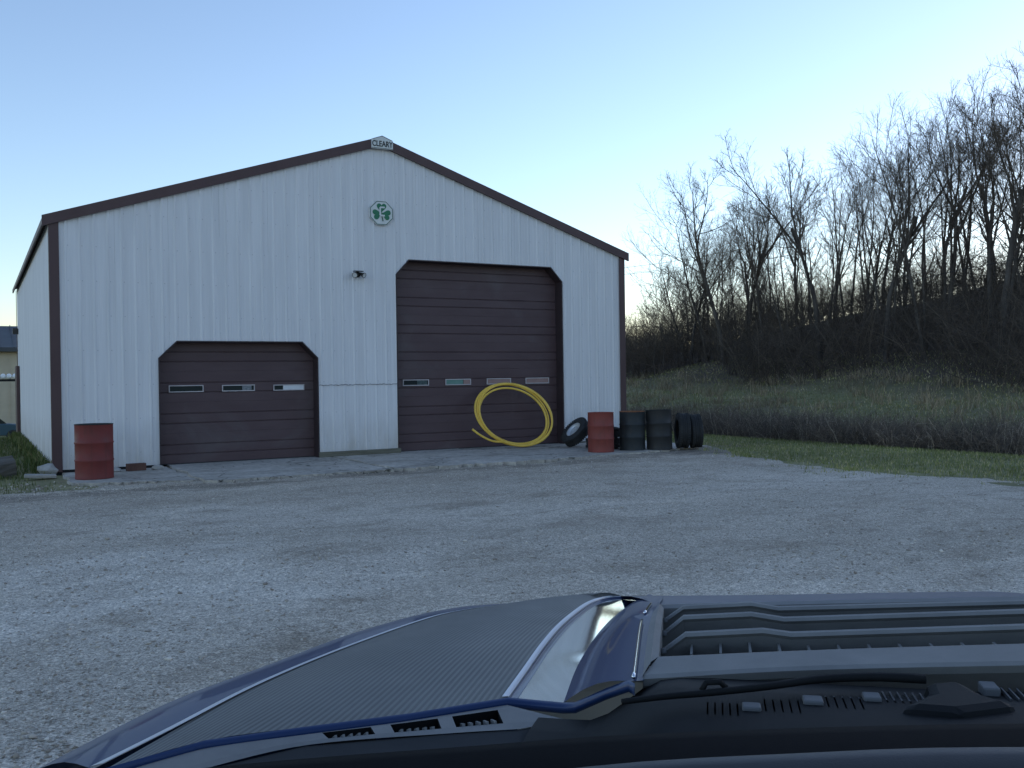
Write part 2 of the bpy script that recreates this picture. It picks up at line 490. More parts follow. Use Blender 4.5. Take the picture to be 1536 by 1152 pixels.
M['globe'] = base_mat("white_globe", (0.8, 0.8, 0.78), 0.3)
M['wire'] = base_mat("overhead_wire", (0.02, 0.02, 0.02), 0.7)

# truck
def paint():
    m = base_mat("blue_paint", (0.009, 0.030, 0.100), 0.45, 0.1, 0.3, 0.45); t = NT(m)
    t.b.inputs["Coat Roughness"].default_value = 0.02; t.b.inputs["Coat IOR"].default_value = 1.3
    return m
M['paint'] = paint()
def decal():
    m = base_mat("ribbed_black_decal", (0.03, 0.032, 0.034), 0.5, 0, 0.35); t = NT(m)
    tc = t.new("ShaderNodeTexCoord"); sp = t.new("ShaderNodeSeparateXYZ"); t.l.new(tc.outputs["UV"], sp.inputs[0])
    w = t.math('SINE', t.math('MULTIPLY', sp.outputs[0], 2 * math.pi * 46))
    t.col(t.ramp(t.math('ADD', t.math('MULTIPLY', w, 0.5), 0.5), [(0.30, (0.075, 0.074, 0.068)), (0.70, (0.140, 0.138, 0.126))]))
    n = t.noise(t.coords((3, 2, 3)), 2.0, 5, 0.6)
    t.rough(t.ramp(n, [(0.3, (0.40,) * 3), (0.7, (0.54,) * 3)]))
    t.nrm(t.bump(w, 0.12, 0.002))
    return m
M['decal'] = decal()
M['pinstripe'] = base_mat("silver_pinstripe", (0.62, 0.63, 0.66), 0.35, 0.0, 0.5)
M['sky_sheen'] = base_mat('mirror_sheen', (0.80, 0.86, 0.92), 0.06, 1.0)  # mirror-like colour stands in for the sky's reflection in blue paint
M['chrome'] = base_mat("chrome", (0.8, 0.8, 0.82), 0.08, 1.0)
def plastic(name, a, b, rough=0.55):
    m = base_mat(name, a, rough, 0, 0.4); t = NT(m)
    t.col(t.ramp(t.noise(t.coords(), 9, 6, 0.7), [(0.3, a), (0.7, b)]))
    t.nrm(t.bump(t.noise(t.coords(), 700, 2), 0.25, 0.0008))
    return m
M['plastic'] = plastic("grey_black_plastic", (0.16, 0.157, 0.15), (0.215, 0.21, 0.20), 0.7)
M['plastic_dark'] = plastic("black_plastic", (0.007, 0.0075, 0.008), (0.013, 0.0135, 0.014), 0.7)  # black deepened to take in the shade over the cowl
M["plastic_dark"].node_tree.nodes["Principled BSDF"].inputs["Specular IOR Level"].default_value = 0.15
M['dash'] = plastic("dash_vinyl", (0.003, 0.003, 0.0035), (0.005, 0.005, 0.006), 0.8)  # near-black stands in for the shade of a cab roof not modelled
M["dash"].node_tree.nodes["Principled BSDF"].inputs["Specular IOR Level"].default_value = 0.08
M['clip'] = base_mat("grey_clip", (0.11, 0.112, 0.114), 0.7)
M['plastic_mid'] = plastic('worn_black_plastic', (0.030, 0.031, 0.032), (0.045, 0.045, 0.045), 0.65)
M['clip_dark'] = base_mat('dark_clip', (0.05, 0.05, 0.052), 0.6)
M['tyre'] = M['rubber']


# ------------------------------------------------------------------ terrain
def smoothstep(x, a, b):
    t = np.clip((x - a) / (b - a), 0, 1); return t * t * (3 - 2 * t)


def terrain(x, y):
    x = np.asarray(x, float); y = np.asarray(y, float)
    h = np.full(np.broadcast(x, y).shape, -0.03)
    # hill to the right: grass bank, then wooded slope, lower and flatter towards the back
    k = 1.0 - 0.62 * smoothstep(y, 4, 42)
    bank = (0.165 + 0.045 * smoothstep(y, 4, 14)) * np.clip(x - 19.0, 0, 7) * smoothstep(x, 18.5, 21)
    wood = 3.4 * smoothstep(x, 25.0, 37.0) + 4.5 * smoothstep(x, 34.0, 62.0)
    h = h + (bank + wood) * k
    h = h - 0.15 * np.exp(-((x - 17.3) / 1.3) ** 2) * smoothstep(y, -40, -20)
    # behind the shed on the left the field falls away
    h = h - 1.45 * smoothstep(y, 11, 38) * (1 - smoothstep(x, 6, 16))
    h = h + 0.06 * np.sin(x * 0.7 + 1.3 * np.sin(y * 0.4)) * smoothstep(x, 19, 24) + 0.10 * np.sin(y * 0.55 + x * 0.2) * smoothstep(x, 20, 26)
    lot = (1 - smoothstep(x, 9.5, 11.2)) * (1 - smoothstep(y, -3.4, -2.6)) + smoothstep(x, 1.0, 1.6) * (1 - smoothstep(x, 9.5, 11.2)) * smoothstep(y, -3.4, -2.6) * (1 - smoothstep(y, 5, 8))
    return h - 0.10 * lot


def axis(segs):
    out = []
    for a, b, s in segs: out += list(np.arange(a, b, s))
    out.append(segs[-1][1]); return np.array(out)

gx = axis([(-3000, -600, 400), (-600, -100, 50), (-100, -20, 5), (-20, 70, 0.8), (70, 150, 5), (150, 600, 50), (600, 3000, 400)])
gy = axis([(-3000, -600, 400), (-600, -100, 50), (-100, -30, 5), (-30, 60, 0.8), (60, 150, 5), (150, 600, 50), (600, 3000, 400)])
GX, GY = np.meshgrid(gx, gy)
GZ = terrain(GX, GY)
far = np.maximum(np.abs(GX), np.abs(GY))
nx, ny = len(gx), len(gy)
V = np.stack([GX, GY, GZ], -1).reshape(-1, 3)
I = np.arange(nx * ny).reshape(ny, nx)
F = np.stack([I[:-1, :-1], I[:-1, 1:], I[1:, 1:], I[1:, :-1]], -1).reshape(-1, 4)
tag(link("ground", np_mesh("ground", V, F, True), M['soil']), kind="structure")


# gravel lot
def wob(t, s=1.0, ph=0.0):
    return s * (0.5 * np.sin(t * 1.9 + ph) + 0.3 * np.sin(t * 4.7 + 2 * ph) + 0.2 * np.sin(t * 11.3 + 3 * ph))

RB_y = np.array([-80, -40, -20, -14, -9.9, -7.7, -6.1, -4.4, -3.2, -2.4, -1.5, -0.5, 0.6])
RB_x = np.array([70, 42, 21, 14.2, 12.0, 11.4, 11.5, 12.0, 12.55, 12.9, 12.95, 12.7, 12.4])
def lot_right(y): return np.interp(y, RB_y, RB_x) + wob(y, 0.22, 0.7)
def lot_left(y):
    return np.interp(y, [-80, -3.6, -3.0, -2.6, -2.0, -1.2, 0.6], [-80, -60, -3.0, -0.6, 0.35, 0.5, 0.6]) + wob(y, 0.12, 2.0) * (np.asarray(y) > -3.2)

ly = axis([(-80, -24, 4), (-24, -18, 0.5), (-18, -4, 0.25), (-4, 0.6, 0.06)])
lt = np.concatenate([np.linspace(0, 0.6, 60), np.linspace(0.6, 1, 130)[1:]])
def lot_z(x, y):
    return 0.012 * np.sin(x * 0.9 + y * 0.6) + 0.010 * np.sin(x * 2.3 - y * 1.7) + 0.008 * np.sin(y * 3.1 + 0.5 * x) - 0.012
LX = lot_left(ly)[:, None] * (1 - lt) + lot_right(ly)[:, None] * lt
LY = np.repeat(ly[:, None], len(lt), 1)
edge = np.minimum(np.minimum(LX - lot_left(ly)[:, None], lot_right(ly)[:, None] - LX), 0.35) / 0.35
LZ = lot_z(LX, LY) - 0.05 * (1 - edge)
I = np.arange(LX.size).reshape(LX.shape)
F = np.stack([I[:-1, :-1], I[:-1, 1:], I[1:, 1:], I[1:, :-1]], -1).reshape(-1, 4)
tag(link("gravel_lot", np_mesh("gravel_lot", np.stack([LX, LY, LZ], -1).reshape(-1, 3), F, True), M['gravel']), kind="structure")

# concrete apron: slabs with worn edges
apron = empty("concrete_apron"); tag(apron, kind="structure")
def slab(x0, x1, yb, yf0, yf1, ztop, ph):
    n = 40
    fr = [(x0 + (x1 - x0) * i / n, yf0 + (yf1 - yf0) * i / n + float(wob(i * 0.35, 0.10, ph)) + 0.04 * math.sin(i * 2.1 + ph)) for i in range(n + 1)]
    bk = [(x1, yb), (x0, yb)]
    lft = [(x0 + 0.05 * math.sin(k * 1.7 + ph), yb + (yf0 - yb) * k / 8) for k in range(1, 8)]
    poly = fr + [(x1 + 0.04 * math.sin(k * 2.3 + ph), yf1 + (yb - yf1) * k / 8) for k in range(1, 8)] + bk + lft
    b = MB()
    b.prism(poly, -0.10, ztop, 'xy')
    b.build("slab", M['concrete'], apron)
slab(0.12, 1.85, 0.0, -2.05, -2.75, 0.012, 0.3)
slab(1.90, 4.95, 0.30, -3.15, -3.25, 0.030, 1.1)
slab(5.02, 7.9, 0.30, -3.2, -3.3, 0.036, 2.2)
slab(7.94, 11.1, 0.30, -3.25, -2.9, 0.028, 3.7)
slab(11.15, 12.6, 0.0, -2.75, -2.5, 0.016, 5.1)

# ------------------------------------------------------------------ the steel shed
W, H, RG, L = 12.19, 4.42, 6.42, 14.12
OV = 0.0
SD = (1.755, 4.703, 2.067, 4.404, 2.293, 1.99)      # small opening x0 x1 chamfer a b  top shoulder
BD = (6.419, 10.446, 6.701, 10.159, 4.012, 3.705)
shed = empty("metal_shed")
tag(shed, "white ribbed metal shed with brown trim and two brown roll-up doors", "shed")

def roof_z(x): return H + (RG - H) * (1 - abs(x - W / 2) / (W / 2))
def opening(x):
    for d in (SD, BD):
        if d[0] <= x <= d[1]:
            if x < d[2]: return d[5] + (d[4] - d[5]) * (x - d[0]) / (d[2] - d[0])
            if x > d[3]: return d[5] + (d[4] - d[5]) * (d[1] - x) / (d[1] - d[3])
            return d[4]
    return None

RIB = 0.2286
def profile(x):
    """outward offset of the steel sheet at x: trapezoid rib every 9 inches, two low beads between"""
    t = (x + 0.03) % RIB
    a = abs(t - 0.03)
    if a <= 0.008: return 0.013
    if a <= 0.027: return 0.013 * (0.027 - a) / 0.019
    for c in (0.105, 0.165):
        b = abs(t - c)
        if b < 0.010: return 0.003 * (1 - b / 0.010)
    return 0.0

def rib_breaks(x0, x1):
    out = set()
    k = math.floor(x0 / RIB) - 1
    while k * RIB < x1 + RIB:
        for o in (-0.027, -0.008, 0.008, 0.027, 0.065, 0.075, 0.085, 0.125, 0.135, 0.145):
            v = k * RIB + o
            if x0 < v < x1: out.add(round(v, 5))
        k += 1
    return sorted(out | {x0, x1})

SEAM = 1.45
def front_panel(x0, x1, z_lo=0.06):
    b = MB()
    xs = rib_breaks(x0, x1)
    for d in (SD, BD):
        for v in (d[0], d[1], d[2], d[3]):
            if x0 < v < x1: xs.append(v)
    if x0 < W / 2 < x1: xs.append(W / 2)
    xs = sorted(set(xs))
    for a, c in zip(xs[:-1], xs[1:]):
        m = (a + c) / 2
        op = opening(m)
        ya, yc = -profile(a), -profile(c)
        za, zc = roof_z(a) - 0.02, roof_z(c) - 0.02
        lo_a = lo_c = z_lo
        if op is not None:
            e = 1e-6
            lo_a = opening(a + e); lo_c = opening(c - e)
        b.add([(a, ya, lo_a), (c, yc, lo_c), (c, yc, zc), (a, ya, za)], [(0, 1, 2, 3)])
    return b

# front sheets, each 3 ft wide; between the doors the wall is patched below a rough seam
edges = [0.0] + [0.914 * k + 0.114 for k in range(1, 14) if 0.914 * k + 0.114 < W] + [W]
for a, c in zip(edges[:-1], edges[1:]):
    b = front_panel(a + 0.001, c - 0.001)
    o = b.build("wall_panel", M['white_steel'], shed, fix=False)
# patch panels, set proud below the seam
n_patch = 2
px0, px1 = SD[1] + 0.03, BD[0] - 0.03
for k in range(n_patch):
    a = px0 + (px1 - px0) * k / n_patch; c = px0 + (px1 - px0) * (k + 1) / n_patch
    b = MB()
    xs = rib_breaks(a, c - 0.002)
    for p, q in zip(xs[:-1], xs[1:]):
        zt = lambda x: SEAM + 0.004 * math.sin(x * 23) + 0.005 * math.sin(x * 61)
        b.add([(p, -0.012 - profile(p), 0.13), (q, -0.012 - profile(q), 0.13), (q, -0.012 - profile(q), zt(q)), (p, -0.012 - profile(p), zt(p))], [(0, 1, 2, 3)])
    b.build("patch_panel", M['white_steel'], shed, fix=False)
mb = MB()
xs = np.linspace(px0, px1, 60)
for p, q in zip(xs[:-1], xs[1:]):
    zt = lambda x: SEAM + 0.004 * math.sin(x * 23) + 0.005 * math.sin(x * 61)
    w_ = 0.008 + 0.006 * random.random()
    mb.add([(p, -0.0335, zt(p) - 0.002), (q, -0.0335, zt(q) - 0.002), (q, -0.0335, zt(q) + w_), (p, -0.0335, zt(p) + w_)], [(0, 1, 2, 3)])
mb.build("seam_edge", mottled("seam_grime", (0.12, 0.12, 0.12), (0.30, 0.30, 0.30), 20, 0.9), shed, fix=False)

# side and back sheets
def side_panel(y0, y1, x, out):
    b = MB(); xs = rib_breaks(y0, y1)
    for p, q in zip(xs[:-1], xs[1:]):
        b.add([(x + out * profile(p), p, 0.05), (x + out * profile(q), q, 0.05), (x + out * profile(q), q, H + 0.0), (x + out * profile(p), p, H + 0.0)], [(0, 1, 2, 3)])
    return b
k = 0
ys = [0.914 * k for k in range(0, 16) if 0.914 * k < L - 0.2] + [L]
for a, c in zip(ys[:-1], ys[1:]):
    side_panel(a + 0.001, c - 0.001, 0, -1).build("side_panel", M['white_steel'], shed, fix=False)
    side_panel(a + 0.001, c - 0.001, W, 1).build("side_panel", M['white_steel'], shed, fix=False)
MB().add([(0, L, 0.05), (W, L, 0.05), (W, L, H), (W / 2, L, RG - 0.02), (0, L, H)], [(0, 1, 2, 3, 4)]).build("back_wall", M['white_steel'], shed, fix=False)
# screw rows on the left wall
def screw_me():
    return MB().lathe([(0.0, 0.0), (0.011, 0.0), (0.011, 0.004), (0.0, 0.006)], 6, False).mesh("screw", M['screw'])
sm = screw_me()

# roof: ribbed sheets running from eave to ridge, and their trims
rs = math.atan2(RG - H, W / 2)
def roof_panel(y0, y1, side):
    b = MB(); xs = rib_breaks(y0, y1)
    e0 = (W / 2 + 0.12)
    for p, q in zip(xs[:-1], xs[1:]):
        def P(y, s):
            x = W / 2 + side * s; z = RG - (RG - H) * s / (W / 2) + 0.03 + profile(y)
            return (x, y, z)
        b.add([P(p, e0), P(q, e0), P(q, 0.02), P(p, 0.02)], [(0, 1, 2, 3)])
        def Q(y, s):
            x = W / 2 + side * s; z = RG - (RG - H) * s / (W / 2) + 0.005
            return (x, y, z)
        b.add([P(p, e0), P(q, e0), Q(q, e0), Q(p, e0)], [(0, 1, 2, 3)])
    return b
yr = [-0.06] + [0.914 * k for k in range(1, 16) if 0.914 * k < L - 0.2] + [L + 0.06]
for a, c in zip(yr[:-1], yr[1:]):
    for s in (-1, 1): roof_panel(a, c - 0.001, s).build("roof_panel", M['roof'], shed, fix=False)
# rake boards on the gable and eave strips
for s in (-1, 1):
    b = MB()
    x_in, x_out = W / 2, W / 2 + s * (W / 2 + 0.13)
    zt = lambda x: RG - (RG - H) * abs(x - W / 2) / (W / 2) + 0.075
    hgt = 0.185
    b.add([(x_in, -0.07, zt(x_in)), (x_out, -0.07, zt(x_out)), (x_out, -0.07, zt(x_out) - hgt), (x_in, -0.07, zt(x_in) - hgt),
           (x_in, -0.024, zt(x_in)), (x_out, -0.024, zt(x_out)), (x_out, -0.024, zt(x_out) - hgt), (x_in, -0.024, zt(x_in) - hgt)],
          [(0, 3, 2, 1), (4, 5, 6, 7), (0, 1, 5, 4), (2, 3, 7, 6), (1, 2, 6, 5)])
    b.build("rake_trim", M['brown_trim'], shed)
    b = MB(); xe = W / 2 + s * (W / 2 + 0.125)
    b.box(min(xe, xe - s * 0.03), max(xe, xe - s * 0.03), -0.02, L + 0.05, H - 0.10, H + 0.002)
    b.build("eave_trim", M['brown_trim'], shed)
b = MB(); b.prism([(W / 2 - 0.2, RG - 0.005), (W / 2, RG + 0.085), (W / 2 + 0.2, RG - 0.005), (W / 2, RG + 0.06)], -0.04, L + 0.05, 'xz')
b.build("ridge_cap", M['roof'], shed)
# corner trims, L sections
for x, s in ((0, -1), (W, 1)):
    b = MB()
    b.box(min(x + s * 0.028, x - s * 0.13), max(x + s * 0.028, x - s * 0.13), -0.034, -0.0205, 0.03, H - 0.02 + 0.0)
    b.box(min(x + s * 0.021, x + s * 0.030), max(x + s * 0.021, x + s * 0.030), -0.0205, 0.11, 0.03, H - 0.02)
    b.build("corner_trim", M['brown_trim'], shed)
for x, s in ((0, -1), (W, 1)):
    b = MB(); b.box(min(x + s * 0.022, x + s * 0.034), max(x + s * 0.022, x + s * 0.034), L - 0.10, L + 0.02, 0.03, H - 0.02)
    b.build("corner_trim", M['brown_trim'], shed)
# dark side door at the far end of the left wall and a little lamp over it
b = MB(); b.box(-0.10, -0.022, L - 1.3, L - 0.14, 0.02, 2.1); b.build("side_door", M['brown_trim'], shed)
b = MB(); b.box(-0.16, -0.02, L - 0.8, L - 0.6, 3.05, 3.22); b.build("side_lamp", M['lamp_body'], shed)
# base board between the doors
b = MB(); b.box(SD[1] + 0.0, BD[0] + 0.02, -0.075, -0.034, 0.030, 0.135); b.build("base_board", M['wood'], shed, bevel=0.006)
# black strip standing for the shade under the sheets left of the small door
b = MB(); b.box(0.03, SD[0] - 0.02, 0.01, 0.05, -0.05, 0.10); b.build("sill_strip", M['dark'], shed)
b = MB(); b.box(BD[1] + 0.02, W - 0.03, 0.01, 0.05, -0.05, 0.10); b.build("sill_strip", M['wood'], shed)

# openings: jamb linings that follow the clipped corners
DEP = 0.25
def lining(d):
    x0, x1, a, c, zt, zs = d
    prof = [(x0, 0.0), (x0, zs), (a, zt), (c, zt), (x1, zs), (x1, 0.0)]
    b = MB()
    for p, q in zip(prof[:-1], prof[1:]):
        b.add([(p[0], -0.024, p[1]), (q[0], -0.024, q[1]), (q[0], DEP + 0.1, q[1]), (p[0], DEP + 0.1, p[1])], [(0, 1, 2, 3)])
    o = b.build("door_jamb", M['jamb'], shed, fix=False)
    # thin face trim round the opening
    w = 0.022
    outp = [(x0 - w, 0.0), (x0 - w, zs + w * 0.4), (a - w * 0.4, zt + w), (c + w * 0.4, zt + w), (x1 + w, zs + w * 0.4), (x1 + w, 0.0)]
    b = MB()
    for i in range(5):
        p, q, p2, q2 = prof[i], prof[i + 1], outp[i], outp[i + 1]
        b.add([(p[0], -0.026, p[1]), (q[0], -0.026, q[1]), (q2[0], -0.026, q2[1]), (p2[0], -0.026, p2[1])], [(0, 1, 2, 3)])
        b.add([(p2[0], -0.026, p2[1]), (q2[0], -0.026, q2[1]), (q2[0], 0.0, q2[1]), (p2[0], 0.0, p2[1])], [(0, 1, 2, 3)])
    b.build("opening_trim", M['jamb'], shed, fix=False)
lining(SD); lining(BD)

def garage_door(d, wins, pane_overlays):
    x0, x1, a, c, zt, zs = d
    back = MB(); back.box(x0 - 0.15, x1 + 0.15, DEP + 0.05, DEP + 0.09, 0.0, zt + 0.2)
    door = back.build("garage_door", M['dark'], shed)
    n = int(math.ceil((zt + 0.1) / 0.575))
    for k in range(n):
        z0 = k * 0.575 + 0.032; z1 = min((k + 1) * 0.575 + 0.032, zt + 0.15)
        # section profile in (y,z): flat, groove, raised narrow band, groove, flat
        pr = [(0.03, z0), (0.0008, z0 + 0.0005), (0.0, z0 + 0.002)]
        for g in (0.205, 0.385):
            g += z0 - 0.02
            if g + 0.02 < z1:
                pr += [(0.0, g - 0.016), (0.018, g - 0.005), (0.018, g + 0.005), (0.0, g + 0.010)]
        pr += [(0.0, z1 - 0.002), (0.0008, z1 - 0.0005), (0.03, z1)]
        b = MB()
        # a slightly sagging sheet: split lengthwise so it catches light unevenly
        xs = np.linspace(x0 - 0.12, x1 + 0.12, 7)
        rows = []
        for x in xs:
            dy = 0.003 * math.sin(x * 2.1 + k) + 0.002 * math.sin(x * 5.3 + 2 * k)
            rows.append([(x, DEP + y + dy, z) for y, z in pr])
        b.grid(rows, False)
        b.build("door_section", M['door'], door, fix=False)
    for i, (wx0, wx1, wz0, wz1) in enumerate(wins):
        b = MB(); t = 0.018; y0, y1 = DEP - 0.02, DEP + 0.004
        b.box(wx0, wx1, y0, y1, wz0, wz0 + t); b.box(wx0, wx1, y0, y1, wz1 - t, wz1)
        b.box(wx0, wx0 + t, y0 + 0.001, y1, wz0 + t, wz1 - t); b.box(wx1 - t, wx1, y0 + 0.001, y1, wz0 + t, wz1 - t)
        b.build("window_frame", M['frame'], door)
        b = MB(); b.box(wx0 + t, wx1 - t, DEP - 0.008, DEP - 0.0045, wz0 + t, wz1 - t); b.build("window_pane", M['pane'], door)
        for (f0, f1, mat) in pane_overlays.get(i, []):
            b = MB(); xx0 = wx0 + t + (wx1 - wx0 - 2 * t) * f0; xx1 = wx0 + t + (wx1 - wx0 - 2 * t) * f1
            b.box(xx0, xx1, DEP - 0.013, DEP - 0.0085, wz0 + t, wz1 - t); b.build("pane_overlay", mat, door)  # sheets on the pane: white paper, and reflections painted as flat colour
    # bottom seal
    b = MB(); b.box(x0, x1, DEP - 0.01, DEP + 0.04, 0.030, 0.046); b.build("bottom_seal", M['rubber'], door)
    return door
sw = [(1.948, 2.574, 1.365, 1.497), (2.916, 3.537, 1.365, 1.490), (3.899, 4.514, 1.362, 1.480)]
bw = [(6.63, 7.23, 1.408, 1.54), (7.62, 8.234, 1.408, 1.541), (8.628, 9.238, 1.408, 1.541), (9.617, 10.238, 1.410, 1.543)]
M['pink_reflection'] = mottled("pinkish_reflection", (0.26, 0.165, 0.15), (0.34, 0.23, 0.21), 3, 0.7)  # flat colour for a pinkish reflection in the glass
garage_door(SD, sw, {2: [(0.30, 1.0, M['paper'])], 1: [(0.62, 0.92, mottled("smudge", (0.10, 0.11, 0.12), (0.3, 0.32, 0.33), 20, 0.8))]})
garage_door(BD, bw, {0: [(0.55, 0.95, mottled("murk", (0.03, 0.05, 0.05), (0.09, 0.13, 0.13), 20, 0.6))], 1: [(0.0, 0.70, M['green_reflection']), (0.72, 1.0, M['pink_reflection'])], 2: [(0.0, 1.0, M['pink_reflection'])], 3: [(0.0, 1.0, M['pink_reflection'])]})

# ------------------------------------------------------------------ signs and lamp on the gable
def text_mesh(txt, size, depth=0.004):
    cu = bpy.data.curves.new("lettering", 'FONT'); cu.body = txt; cu.size = size
    cu.align_x = 'CENTER'; cu.align_y = 'CENTER'; cu.extrude = depth; cu.offset = size * 0.018
    o = bpy.data.objects.new("lettering_tmp", cu); col.objects.link(o)
    dg = bpy.context.evaluated_depsgraph_get()
    me = bpy.data.meshes.new_from_object(o.evaluated_get(dg))
    bpy.data.objects.remove(o); return me

ns = empty("name_sign", (W / 2 + 0.02, -0.072, RG - 0.06))
tag(ns, "small white CLEARY name plate at the peak of the gable", "sign")
pl = [(-0.23, -0.115), (0.23, -0.115), (0.23, 0.07), (0.0, 0.155), (-0.23, 0.07)]
b = MB(); b.prism(pl, -0.03, 0.0, 'xz'); b.build("plate", M['sign_white'], ns)
me = text_mesh("CLEARY", 0.145)
me.transform(Matrix.Diagonal((0.86, 1.12, 1, 1))); me.transform(Matrix.Rotation(R(90), 4, 'X'))
o = link("lettering", me, M['sign_black'], ns, (0, -0.033, -0.022))
b = MB(); b.box(-0.225, 0.225, -0.0335, -0.0305, -0.108, -0.100); b.build("lower_line", M['sign_black'], ns)
b = MB(); b.bar((-0.20, -0.032, 0.072), (0, -0.032, 0.143), 0.004, 0.007); b.bar((0, -0.032, 0.143), (0.20, -0.032, 0.072), 0.004, 0.007); b.build("gable_line", M['sign_black'], ns)

ss = empty("shamrock_sign", (6.095, -0.022, 4.945))
tag(ss, "octagonal white sign with a green shamrock and letter C on the gable", "sign")
def octo(r, rz, k=0.414):
    return [(-r * k, -rz), (r * k, -rz), (r, -rz * k), (r, rz * k), (r * k, rz), (-r * k, rz), (-r, rz * k), (-r, -rz * k)]
b = MB(); b.prism(octo(0.25, 0.245), -0.03, 0.0, 'xz'); b.build("plate", M['sign_white'], ss)
b = MB(); o1, o2 = octo(0.243, 0.238), octo(0.230, 0.225)
for i in range(8):
    j = (i + 1) % 8
    b.add([(o1[i][0], -0.032, o1[i][1]), (o1[j][0], -0.032, o1[j][1]), (o2[j][0], -0.032, o2[j][1]), (o2[i][0], -0.032, o2[i][1])], [(0, 1, 2, 3)])
b.build("border", M['sign_green_dark'], ss, fix=False)
def heart(sc, rot, cx, cz, y):
    pts = []
    for i in range(36):
        t = 2 * math.pi * i / 36
        x = 16 * math.sin(t) ** 3; z = 13 * math.cos(t) - 5 * math.cos(2 * t) - 2 * math.cos(3 * t) - math.cos(4 * t) + 17
        x *= sc / 30; z *= sc / 30
        pts.append((cx + x * math.cos(rot) - z * math.sin(rot), cz + x * math.sin(rot) + z * math.cos(rot)))
    b = MB(); b.prism(pts, y - 0.003, y, 'xz'); return b
heart(0.195, 0.0, 0.0, 0.005, -0.0325).build("leaf", M['sign_green'], ss)
heart(0.195, R(106), 0.0, 0.0, -0.0345).build("leaf", M['sign_green'], ss)
heart(0.195, R(-106), 0.0, 0.0, -0.0365).build("leaf", M['sign_green'], ss)
b = MB(); b.prism([(-0.008, 0.01), (0.012, 0.01), (0.016, -0.08), (0.036, -0.165), (0.014, -0.170), (-0.004, -0.085)], -0.0425, -0.0400, 'xz'); b.build("stem", M['sign_green_dark'], ss)
cpts = [(0.050, 0.105), (-0.02, 0.105), (-0.04, 0.085), (-0.04, -0.035), (-0.02, -0.055), (0.050, -0.055), (0.050, -0.028), (-0.008, -0.028), (-0.014, -0.022), (-0.014, 0.072), (-0.008, 0.078), (0.050, 0.078)]
b = MB(); b.prism([(x * 1.3, z * 1.25) for x, z in cpts], -0.046, -0.0430, 'xz'); b.build("letter", M['sign_white'], ss)

fl = empty("flood_light", (5.56, -0.02, 3.67))
tag(fl, "small dark twin flood light mounted on the wall left of the big door", "wall lamp")
b = MB(); b.lathe([(0.0, 0.05), (0.055, 0.05), (0.06, 0.0), (0.0, 0.0)], 16, True); b.build("base", M['lamp_body'], fl, M=Matrix.Rotation(R(90), 4, 'X'))
for s in (-1, 1):
    rot = Matrix.Translation((s * 0.055, -0.06, 0.01)) @ Matrix.Rotation(R(s * 30), 4, 'Z') @ Matrix.Rotation(R(112), 4, 'X')
    b = MB(); b.lathe([(0.0, -0.03), (0.028, -0.025), (0.036, 0.03), (0.055, 0.09), (0.055, 0.10), (0.047, 0.10)], 16); h = b.build("lamp_head", M['lamp_body'], fl, M=rot)
    b = MB(); b.lathe([(0.0, 0.092), (0.047, 0.097)], 16); b.build("lens", M['lens'], h, M=rot)
b = MB(); b.box(-0.10, 0.10, -0.12, -0.03, 0.055, 0.068); b.build("hood", M['lamp_body'], fl)

# ------------------------------------------------------------------ oil drums
def drum(name, loc, mat, rimmat, label, rz=0, tilt=0, contents=None, h=0.885, dent=0.0, sc=0.9):
    e = empty(name, loc, rz); e.rotation_euler = (tilt, 0, rz)
    e.scale = (sc, sc, sc)
    tag(e, label, "oil drum", "steel oil drums by the shed")
    r = 0.290
    pr = [(0.0, 0.02), (r - 0.012, 0.02), (r - 0.008, 0.0), (r, 0.0), (r + 0.004, 0.012), (r, 0.024)]
    for c in (0.30, 0.585):
        c *= h / 0.885
        pr += [(r, c - 0.020), (r + 0.010, c - 0.005), (r + 0.010, c + 0.004), (r, c + 0.018)]
    pr += [(r, h - 0.02), (r + 0.004, h - 0.012)]
    b = MB(); b.lathe(pr, 40)
    if dent:
        out = []
        for x, y, z in b.v:
            k = 1 - dent * math.exp(-((z - 0.45) / 0.25) ** 2) * max(0, math.cos(math.atan2(y, x) + 2.0)) ** 6
            out.append((x * k, y * k, z))
        b.v = out
    body = b.build("body", mat, e)
    b = MB(); b.lathe([(r + 0.001, h - 0.012), (r + 0.006, h - 0.006), (r + 0.004, h), (r - 0.008, h), (r - 0.010, h - 0.018)], 40); b.build("top_rim", rimmat, e)
    dp = 0.022 if contents is None else 0.10
    b = MB(); b.lathe([(0.0, h - dp), (r - 0.010, h - dp + 0.003), (r - 0.009, h - 0.010)], 40); lid = b.build("lid", mat if contents is None else M['rubber'], e)
    if contents is None:
        bb = MB(); bb.lathe([(0.0, 0.016), (0.028, 0.016), (0.03, 0.0)], 12); bb.build("bung", rimmat, lid, loc=(0.17, 0.05, h - 0.02))
    else:
        bb = MB()
        for k in range(14):
            a = random.random() * 6.28; q = 0.22 * math.sqrt(random.random())
            x, y = q * math.cos(a), q * math.sin(a); s = random.uniform(0.03, 0.08)
            bb.box(x - s, x + s, y - s * 0.6, y + s * 0.6, h - 0.10, h - 0.075 + random.uniform(0, 0.05))
        bb.build("rubbish", contents, lid)
    return e
drum("oil_drum", (0.50, -1.38, 0.012), M['drum_red'], M['drum_brown'], "red oil drum by the left corner of the shed, open top", 0.4, 0, M['debris'], 0.885, 0.0, 1.0)
drum("oil_drum", (9.81, -2.40, 0.028), M['drum_red2'], M['drum_red2'], "faded red oil drum between the big door and the black drums", 1.3)
drum("oil_drum", (10.60, -2.40, 0.026), M['drum_black'], M['rust'], "black oil drum with an orange rusty rim, beside the shed corner", 2.2, 0, None, 0.885, 0.05)
